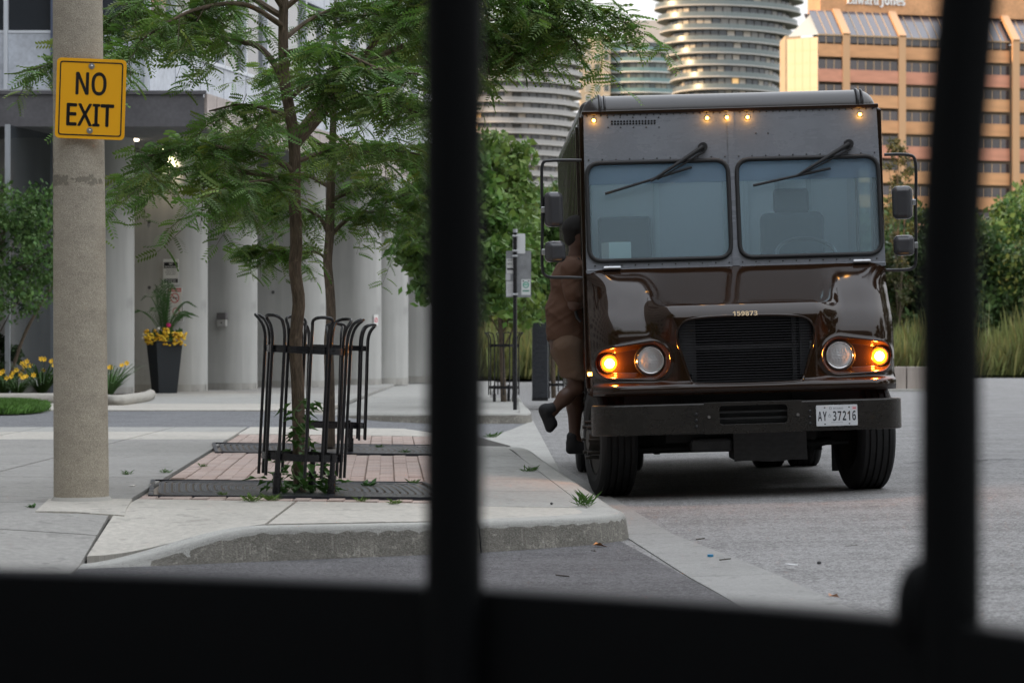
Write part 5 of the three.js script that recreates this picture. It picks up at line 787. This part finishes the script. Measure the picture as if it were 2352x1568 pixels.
{ // weeds in the joints, vine on the near trunk, litter
  const r = mulberry(55), wm = [leafMat(rgb(.10, .21, .045), .35), leafMat(rgb(.15, .25, .05), .35), leafMat(rgb(.06, .15, .035), .35)];
  const weed = (lb, p, s, kind, tall = 1) => { const t = thing('weed', lb, 'weed', p, 'weeds growing in the pavement joints'), g = []; s *= .72; const n = kind === 2 ? 22 : 40; for (let i = 0; i < n; i++) { const a = r() * 6.28, L = s * (.5 + .7 * r()), w = kind === 2 ? L * .22 : L * .07, up = .25 + r() * tall; const q = new THREE.BufferGeometry(); q.setAttribute('position', new THREE.Float32BufferAttribute([0, 0, 0, L * .5, L * up * .5, w, L, L * up * .75, 0, L * .5, L * up * .5, -w], 3)); q.setIndex([0, 1, 2, 0, 2, 3]); q.rotateY(a); g.push(q.translate((r() - .5) * s, 0, (r() - .5) * s * .6)); } const gg = merge(g); gg.computeVertexNormals(); mesh('leaves', gg, wm[kind === 2 ? 2 : kind], t); };
  const W = (x, y) => { const p = spot(x, y, .18); p.y = hTop(p.x, -p.z); const D = FL * (EYE - p.y) / (y - CY); return V((x - CX) / FL * D, p.y, -D); };
  [[248, 1211, .07, 2, 'broad leaved weed in the joint left of the corner slab'], [95, 1216, .05, 2, 'small weed in the grey slab joint at the left'], [165, 1270, .06, 0, 'grass tuft near the bottom left slab edge'], [72, 1166, .05, 2, 'weed at the corner of the pole pad'], [235, 1250, .05, 2, 'low weed halfway down the diagonal joint'], [380, 1086, .06, 0, 'grass tuft on the brick edge left of the guard'], [290, 1090, .06, 0, 'grass tuft in the grey slabs right of the pole'], [465, 1072, .06, 0, 'pale grass tuft on the bricks left of the guard'], [510, 1138, .05, 1, 'yellow green tuft on the near grate'], [575, 1152, .10, 1, 'spreading yellow weed along the brick edge'], [625, 1150, .09, 1, 'yellow weed beside the guard foot'], [845, 1117, .09, 2, 'leafy weed right of the nearest guard'], [830, 1152, .06, 1, 'yellow weed right of the guard on the brick edge'], [905, 1158, .07, 1, 'last yellow weed before the near bar'], [950, 1110, .06, 0, 'small weed on the bricks next to the near bar'], [1215, 1083, .10, 0, 'grass tuft in the kerb joint nearer the driveway'], [1340, 1163, .11, 0, 'bushy pale weed at the kerb corner'], [1130, 1005, .12, 0, 'grass tuft where the kerb drops to the driveway'], [930, 1040, .07, 0, 'small weed on the far bricks'], [870, 1028, .06, 0, 'small weed beside the second grate']].forEach(([x, y, s, k, lb]) => weed(lb, W(x, y), s, k, y === 1163 ? 1.6 : .8));
  const vine = thing('climbing_vine', 'green vine climbing the nearest trunk inside the guard', 'plant', gA); const lf = (s) => { const q = new THREE.BufferGeometry(); q.setAttribute('position', new THREE.Float32BufferAttribute([0, 0, 0, s * .35, s * .12, s * .36, s * .55, -s * .05, s * .2, s, -s * .25, 0, s * .55, -s * .05, -s * .2, s * .35, s * .12, -s * .36], 3)); q.setIndex([0, 1, 2, 0, 2, 3, 0, 3, 4, 0, 4, 5]); return q; };
  const vg = []; for (let i = 0; i < 190; i++) { const h = i < 95 ? r() * r() * .2 : r() * .58, sp = i < 95 ? .3 : .1 + .06 * Math.sin(h * 12), a = r() * 6.28, g = lf(.05 + .055 * r()).rotateZ((r() - .6) * 1.2).rotateY(a); vg.push(g.translate(Math.cos(a) * sp * (.3 + .7 * r()), h + .02, Math.sin(a) * sp * (.3 + .7 * r()) * .8)); } const vgm = merge(vg); vgm.computeVertexNormals(); mesh('leaves', vgm, leafMat(rgb(.075, .18, .035), .4), vine).userData.kind = 'stuff';
  mesh('vine_stem', [tube([[.08, 0, .06], [-.05, .15, .08], [.06, .32, .07], [-.04, .5, .06], [.03, .6, .06]], .006, 5, 30), tube([[-.1, 0, .1], [-.14, .2, .12], [-.12, .4, .12]], .004, 5, 16)], std(rgb(.08, .12, .04), .9), vine);
  const bit = (nm, lb, cat, p, geo, m) => { const o = mesh(nm, geo, m); o.position.copy(p); o.rotation.y = r() * 3; tag(o, lb, cat); };
  const leafG = (s) => { const g = lf(s); g.computeVertexNormals(); return g.rotateZ(.1).translate(0, .012, 0); };
  bit('fallen_leaf', 'orange dry leaf at the foot of the kerb corner', 'leaf', spot(1362, 1256, .006), leafG(.09), std(rgb(.5, .2, .06), .8)); bit('fallen_leaf', 'orange dry leaf at the bottom right on the gutter', 'leaf', spot(1905, 1375, .05), leafG(.07), std(rgb(.42, .2, .1), .8));
  bit('paper_scrap', 'white paper scrap on the road below the truck', 'litter', spot(1818, 1298, .045), rbox(.08, .004, .02, .001, 0, .004, 0, 1), std(rgb(.75, .75, .75), .8)); bit('paper_scrap', 'small white scrap on the plain slab right of the pole', 'litter', W(303, 1116), rbox(.05, .008, .03, .003, 0, .004, 0, 1), std(rgb(.72, .7, .66), .8));
  bit('paper_scrap', 'pale strip lying in the gutter beside the front tyre', 'litter', spot(1271, 1089, .008), rbox(.12, .004, .02, .001, 0, .003, 0, 1), std(rgb(.65, .65, .62), .8)); bit('plastic_cap', 'bright blue plastic scrap on the gutter', 'litter', spot(1632, 1279, .02), new THREE.CylinderGeometry(.016, .016, .012, 12).translate(0, .008, 0), std(rgb(.04, .25, .45), .5));
  [[1365, 1268, 'twig lying on the dark lane'], [1608, 1240, 'longer twig on the gutter strip'], [1665, 1287, 'dark twig on the gutter beside the blue scrap'], [1955, 1256, 'short twig far right on the road'], [1290, 1325, 'thin dark stick near the bottom rail']].forEach(([x, y, lb]) => bit('twig', lb, 'twig', spot(x, y, .03 * (x > 1500)), [rod(V(-.045, .006, 0), V(.04, .008, .008), .0035, 5), rod(V(0, .007, 0), V(.02, .008, -.015), .002, 4)], std(rgb(.05, .04, .03), .9)));
  [[1500, 1204, 1], [1882, 1297, 1]].forEach(([x, y], i) => bit('pebble', ['small dark pebble on the pale corner slab', 'dark pebble on the open road'][i], 'stone', i ? spot(x, y, .05) : W(1267, 1160), new THREE.DodecahedronGeometry(.010, 0).scale(1.3, .8, 1).translate(0, .01, 0), std(rgb(.04, .04, .04), .9)));
  const ck = structGroup('road_crack', 'sealed dark cracks across the road at the right', 'road marking'); for (const [y, x0, x1, w] of [[1058, 2075, 2420, .05], [1064, 2110, 2420, .03], [1180, 2080, 2400, .012], [1143, 2000, 2300, .008]]) { const h = .1; mesh('crack_seal', gridGeo(30, 1, (u, v) => { const p = spot(lerp(x0, x1, u), y + 1.2 * Math.sin(u * 17) + .8 * Math.sin(u * 41), h); return [p.x, hRoad(p.x) + .004, p.z - v * w]; }), std(rgb(.045, .045, .047), .8), ck); }
}

// ---------- far buildings ----------
function roundTower(name, label, px, D, floors, pitch, topY, ax, ang, cols, seedN) {
  const t = thing(name, label, 'tower', [(px - CX) / FL * D, 0, -D]), r = mulberry(seedN);
  const slabM = std(cols[0], .7), railM = std(cols[1], .34, { metalness: .5 }), win = [std(cols[2], .14, { metalness: .25 }), std(cols[3], .2, { metalness: .2 }), std(cols[4], .5)], lit = std(rgb(.6, .4, .2), .5, { emissive: rgb(1, .62, .25), emissiveIntensity: .3 });
  const [a, b] = ax, unit = new THREE.CylinderGeometry(1, 1, 1, 72), ring = new THREE.CylinderGeometry(1, 1, 1, 72, 1, true), paneG = new THREE.BoxGeometry(1, 1, .08);
  const place = (o, y, h, k, th) => { o.position.y = y; o.scale.set(a * k, h, b * k); o.rotation.y = th; };
  for (let i = 0; i < floors; i++) {
    const y = topY - i * pitch, th = ang(i);
    place(mesh('floor_slab', unit, slabM, t), y, .32, 1, th); place(mesh('balcony_rail', ring, railM, t), y + .72, 1.08, .985, th);
    place(mesh('wall_core', unit, std(rgb(.14, .14, .14), .8), t), y + pitch / 2 + .02, pitch - .34, .86, th);
    const N = 44; for (let k = 0; k < N; k++) { const q = k / N * 6.283, lx = a * .872 * Math.cos(q), lz = b * .872 * Math.sin(q), x = lx * Math.cos(th) + lz * Math.sin(th), z = -lx * Math.sin(th) + lz * Math.cos(th); if (z < -1) continue; const nx0 = Math.cos(q) / a, nz0 = Math.sin(q) / b, nx = nx0 * Math.cos(th) + nz0 * Math.sin(th), nz = -nx0 * Math.sin(th) + nz0 * Math.cos(th), w = Math.hypot(a * Math.sin(q), b * Math.cos(q)) * .872 * 6.283 / N, v = r(), m = v > .985 ? lit : win[v < .5 ? 0 : v < .78 ? 1 : 2], o = mesh('window', paneG, m, t); o.position.set(x, y + pitch / 2, z); o.rotation.y = Math.atan2(nx, nz); o.scale.set(w * .86, pitch - .6, 1); }
  }
  const yb = topY - floors * pitch + .2; const c = mesh('lower_shaft', unit, std(cols[0], .8), t); place(c, yb / 2, yb, .88, ang(floors));
  return t;
}
roundTower('round_tower', 'grey curving apartment tower with ringed balconies left of the truck', 1186, 783, 17, 2.9, 84.5, [22, 15.5], (i) => .62 + i * .045, [rgb(.52, .50, .48), rgb(.36, .355, .35), rgb(.10, .105, .11), rgb(.2, .2, .2), rgb(.45, .42, .38)], 5);
roundTower('round_tower', 'sunlit curving apartment tower rising behind the truck roof', 1673, 690, 14, 2.95, 91.5, [20.3, 13.6], (i) => .25 + i * .105, [rgb(.42, .41, .39), rgb(.17, .20, .20), rgb(.09, .10, .11), rgb(.22, .22, .21), rgb(.5, .47, .42)], 6);
{ // beige block with curved glass balconies between the towers
  const D = 820, k = D / FL, t = thing('apartment_tower', 'beige apartment block with green glass balconies between the round towers', 'building', [(1440 - CX) * k, 0, -D]), x = (px) => (px - 1440) * k, y = (py) => EYE + (CY - py) * k;
  const bm = std(rgb(.50, .43, .33), .8, { map: rep(T_wall, .03) });
  mesh('wall', box(x(1402) - x(1334), y(84), 20, (x(1402) + x(1334)) / 2, y(84) / 2, -10), bm, t); mesh('penthouse', box(x(1540) - x(1440), y(41), 16, x(1490), y(41) / 2, -14), std(rgb(.42, .41, .40), .8), t);
  const R = 23, cx = x(1470), cz = -14, sl = std(rgb(.60, .58, .54), .6), gl = phys(rgb(.14, .24, .24), .15, { clearcoat: .6 }), wn = [std(rgb(.10, .12, .12), .15, { metalness: .3 }), std(rgb(.34, .33, .28), .4), std(rgb(.2, .24, .23), .2, { metalness: .2 })], r = mulberry(15), pg = new THREE.BoxGeometry(1, 1, .1);
  const disc = new THREE.CylinderGeometry(R, R, .35, 64).scale(.62, 1, .62), rg = new THREE.CylinderGeometry(R * .615, R * .615, 1.1, 64, 1, true), cr = new THREE.CylinderGeometry(R * .55, R * .55, 2.6, 64);
  for (let i = 0; i < 12; i++) {
    const yy = y(117 + i * 23.6); const a = mesh('floor_slab', disc, sl, t); a.position.set(cx, yy, cz); const b = mesh('balcony_rail', rg, gl, t); b.position.set(cx, yy + .72, cz); const c = mesh('wall_core', cr, std(rgb(.2, .2, .19), .8), t); c.position.set(cx, yy + 1.48, cz);
    for (let q = -9; q <= 9; q++) { const an = q * .15, o = mesh('window', pg, wn[Math.floor(r() * 3)], t); o.position.set(cx + Math.sin(an) * R * .556, yy + 1.55, cz + Math.cos(an) * R * .556); o.rotation.y = an; o.scale.set(1.7, 2.2, 1); }
    for (let q = 0; q < 3; q++) { const o = mesh('window', pg, wn[(q + i) % 3], t); o.position.set(x(1350) + q * 2.75, yy + 1.2, .06); o.scale.set(1.35, 1.9, 1); const f = mesh('window_frame', pg, sl, t); f.position.set(x(1350) + q * 2.75, yy + 1.2, .02); f.scale.set(1.6, 2.15, 1); }
  }
  mesh('lower_shaft', new THREE.CylinderGeometry(R * .6, R * .6, y(400), 48).translate(cx, y(400) / 2, cz), sl, t);
}
function officeBlock(name, label, D, px0, bays, topY, yaw, chamfer, sign) { // bands of brass panels and dark windows, pilasters, a slanted glass roof
  const t = thing(name, label, 'building', [(px0 - CX) / FL * D, 0, -D]); t.rotation.y = yaw;
  const pan = [rgb(.78, .41, .20), rgb(.76, .35, .23), rgb(.80, .43, .21)].map((c) => std(c, .4, { metalness: .25, map: rep(T_dirt, .05) })), pil = std(rgb(.62, .37, .2), .45, { metalness: .2 }), wn = [phys(rgb(.05, .04, .042), .07, { clearcoat: 1 }), phys(rgb(.065, .052, .055), .1, { clearcoat: 1 }), phys(rgb(.04, .032, .034), .05, { clearcoat: 1 })], mul = std(rgb(.5, .34, .2), .5), roofG = [phys(rgb(.085, .075, .085), .12, { clearcoat: 1 }), phys(rgb(.10, .085, .095), .15, { clearcoat: 1 })];
  const H = 3.96, rows = Math.floor(topY / H), r = mulberry(70 + bays.length), pg = new THREE.BoxGeometry(1, 1, .12), base = topY - rows * H; let u = 0;
  const total = bays.reduce((s, b) => s + b[0] + 1.25, 0);
  { const s = new THREE.Shape(); s.moveTo(.1, 1.5); s.lineTo(total, 1.5); s.lineTo(total, 30); s.lineTo(12, 30); s.closePath(); mesh('core', extr(s, topY).rotateX(-Math.PI / 2), std(rgb(.2, .15, .1), .8), t); }
  for (const [w, nW, rec] of bays) {
    for (let i = 0; i <= rows; i++) { const y = topY - i * H; const p = mesh('panel_band', pg, pan[(i + nW) % 3], t); p.position.set(u + w / 2, y - (i ? 0 : -.0) - 2.0 - (i ? .0 : 0) , -.05 - rec); p.scale.set(w, 2.0, 1); if (y < 3) p.visible = true;
      for (let k = 0; k < nW; k++) { const pw = w / nW, g = mesh('window', pg, wn[Math.floor(r() * 3)], t); g.position.set(u + (k + .5) * pw, y - .5 + (i ? .01 : .25), -.22 - rec); g.scale.set(pw - .14, i ? 1.94 : 1.0, 1); if (k) { const m = mesh('mullion', pg, mul, t); m.position.set(u + k * pw, y - .5, -.16 - rec); m.scale.set(.12, 1.96, 1); } } }
    const rg = mesh('eave', pg, mul, t); rg.position.set(u + w / 2, topY + .42, .0 - rec); rg.scale.set(w, .22, 2);
    for (let k = 0; k < nW; k++) { const pw = w / nW; const g = mesh('roof_pane', new THREE.BoxGeometry(pw - .14, 5.75, .1).rotateX(-.76).translate(u + (k + .5) * pw, topY + 2.6, -2.0 - rec), roofG[k % 2], t); if (k) mesh('roof_mullion', new THREE.BoxGeometry(.14, 5.8, .2).rotateX(-.76).translate(u + k * pw, topY + 2.62, -2.0 - rec), mul, t); }
    u += w; const pl = mesh('pilaster', box(1.25, topY + .5, .4, u + .62, (topY + .5) / 2, -.05), pil, t); mesh('roof_rib', new THREE.BoxGeometry(1.25, 6.0, .6).rotateX(-.76).translate(u + .62, topY + 2.7, -1.9), pil, t); u += 1.25;
  }
  mesh('roof_fill', new THREE.BoxGeometry(total, 5.6, .2).rotateX(-.76).translate(total / 2, topY + 2.2, -3.6), std(rgb(.06, .05, .05), .8), t);
  mesh('sign_wall', box(total - 2.2, 4.2, 5, total / 2 + 1.1, topY + 6.7, -6.6), pan[0], t);
  if (chamfer) { const c = sub('chamfer_face', t); c.rotation.y = -.95; mesh('panel_band', box(5.6, topY, .3, -2.8, topY / 2, 0), std(rgb(.35, .30, .235), .5, { metalness: .2 }), c); for (let i = 0; i < 10; i++) mesh('joint', box(5.6, .06, .32, -2.8, topY - i * 2, .01), mul, c); for (let k = 1; k < 4; k++) mesh('joint', box(.06, topY, .32, -k * 1.4, topY / 2, .012), mul, c);
    const hip = new THREE.BufferGeometry(); hip.setAttribute('position', new THREE.Float32BufferAttribute([0, topY + .4, 0, 1.1, topY + 4.7, -4.1, -3.2, topY + .4, -4.6], 3)); hip.setIndex([0, 1, 2]); hip.computeVertexNormals(); mesh('roof_hip', hip, phys(rgb(.35, .37, .35), .3, { clearcoat: .5 }), t); }
  if (sign) sign(t, topY);
  return t;
}
const brass = officeBlock('office_building', 'brass coloured office building with lettered roof sign at right', 440, 1880, [[4.2, 3, 0], [8.5, 6, 0], [19, 12, .9], [19, 12, .9], [19, 12, 0]], 49.2, .31, true, (t, y) => {
  const s = sub('roof_sign', t), wm = std(rgb(.85, .85, .85), .5); s.position.set(6.6, y + 5.95, -4.0);
  const a = mesh('lettering', text('Edward', fontSerif, 1.45, 5.6, .3), wm, s); a.position.x = 2.9; const b = mesh('lettering', text('Jones', fontSans, 1.45, 4.4, .3), wm, s); b.position.set(8.15, .05, 0);
});
{ // buildings that close the view between tower and offices, those mirrored from outside the frame, and unseen blocks added to shade the street
  const D = 600, k = D / FL, t = thing('apartment_tower', 'narrow tan apartment block between the round tower and the offices', 'building', [(1822 - CX) * k, 0, -D]), wm = std(rgb(.42, .33, .22), .8), wn = std(rgb(.1, .09, .08), .2); const W = 36 * k; mesh('wall', box(W, EYE + (CY - 82) * k, 12, 0, (EYE + (CY - 82) * k) / 2, -6), wm, t); for (let i = 0; i < 9; i++) for (const x of [-.55, .75]) { const y = EYE + (CY - 112 - i * 34) * k; mesh('window', box(.95, 1.7, .1, x, y, .02), wn, t); mesh('balcony', box(1.2, .25, .8, x, y - 1.1, .4), wm, t); }
  officeBlock('office_building', 'second brass office block past the right edge of the view', 400, 4300, [[19, 12, 0], [19, 12, 0], [19, 12, 0]], 52, .1, false, null);
  const ap = (name, label, x0, x1, z0, z1, h, col) => { const b = thing(name, label, 'building', [(x0 + x1) / 2, 0, (z0 + z1) / 2]); mesh('wall', box(x1 - x0, h, z1 - z0, 0, h / 2, 0), std(col, .85, { map: rep(T_wall, .05) }), b); const wg = std(rgb(.06, .07, .08), .15), pg = new THREE.BoxGeometry(.1, 1.7, 2.0); for (let y = 3; y < h - 2; y += 3.2) for (let z = z0 + 3; z < z1 - 1; z += 4) { const o = mesh('window', pg, wg, b); o.position.set((x1 - x0) / 2 + .02, y, z - (z0 + z1) / 2); } return b; };
  ap('added_block', 'added long block left of the street outside the view, shading it', -62, -24, -50, 40, 46, rgb(.42, .40, .38));  // unseen block, added to keep the sun off the street
  ap('added_block', 'added tall dark block behind the camera, darkening the hood reflections', -34, 44, 26, 50, 36, rgb(.16, .15, .145));  // unseen block, added to darken what the hood mirrors
}
{ // trees along the right side of the street, outside the view
  for (let i = 0; i < 7; i++) tree('street_tree', ['first', 'second', 'third', 'fourth', 'fifth', 'sixth', 'seventh'][i] + ' tree of the row along the right side of the street, outside the view', V(15 + (i % 2) * 2.5, 0, 12 - i * 7), 9 + (i % 3), 3.6, { seed: 150 + i, n: 1200, leaf: .36, from: .12, lobes: 16, group: 'trees along the right side' });
}
{ // trees on the far side of the street behind the camera, mirrored in the hood
  [[-9, 16], [-3.5, 19], [2.5, 17], [8, 20], [14, 18], [20, 17]].forEach(([x, z], i) => tree('street_tree', ['broad street tree behind the camera at far left', 'street tree behind the camera left of centre', 'street tree straight behind the camera', 'street tree behind the camera right of centre', 'street tree behind the camera towards the right', 'street tree behind the camera at far right'][i], V(x, 0, z), 5.2 + (i % 3) * .8, 2.6, { seed: 120 + i, n: 1300, leaf: .28, from: .2, lobes: 14, group: 'trees behind the camera' }));
}
{ // dark steel railing right in front of the camera, far out of focus
  const t = thing('steel_railing', 'black steel railing with upright bars close in front of the camera', 'railing', [0, 0, -2.6]), m = phys(rgb(.004, .0045, .005), .55, { specularIntensity: .22 }), R = EYE - .2356;
  const pl = [[-.9, 2.94], [-.529, 2.878], [-.141, 2.737], [.058, 2.618], [.227, 2.5], [.319, 2.416], [.42, 2.285], [.5, 2.12]].map(([x, d]) => V(x, 0, -d + 2.6)), c = new THREE.CatmullRomCurve3(pl, false, 'centripetal');
  const pr = [[-.03, R - .30], [-.03, R - .004], [-.02, R], [.02, R], [.03, R - .004], [.03, R - .30], [-.03, R - .30]];
  mesh('rail_band', gridGeo(60, 6, (u, v) => { const p = c.getPointAt(u), g = c.getTangentAt(u), k = pr[Math.round(v * 6)]; return [p.x - g.z * k[0], k[1], p.z + g.x * k[0]]; }), m, t);
  const bar = (px, wpx, D, lean) => { const x = (px - CX) / FL * D, w = wpx / FL * D, pts = []; for (let i = 0; i <= 16; i++) { const y = R - .29 + i * .075; pts.push(V(x + lean * Math.pow(clamp((y - 1.2) / .3, 0, 3), 1.6), y, -D + 2.6)); } const g = taper(pts, [w / 2, w / 2], 16, 40); mesh('bar', g, m, t); };
  bar(1043, 134, 2.64, 0); bar(2184, 142, 2.34, .022);
  mesh('bar_foot', new THREE.SphereGeometry(.026, 20, 14).scale(.9, 1.6, 1).translate((2118 - CX) / FL * 2.36, R + .01, -2.36 + 2.6), m, t);
  for (const u of [.02, .5, .98]) { const p = c.getPointAt(u); mesh('post', new THREE.CylinderGeometry(.028, .028, R - .28, 16).translate(p.x, (R - .28) / 2, p.z), m, t); }
}
renderer.render(scene, camera);
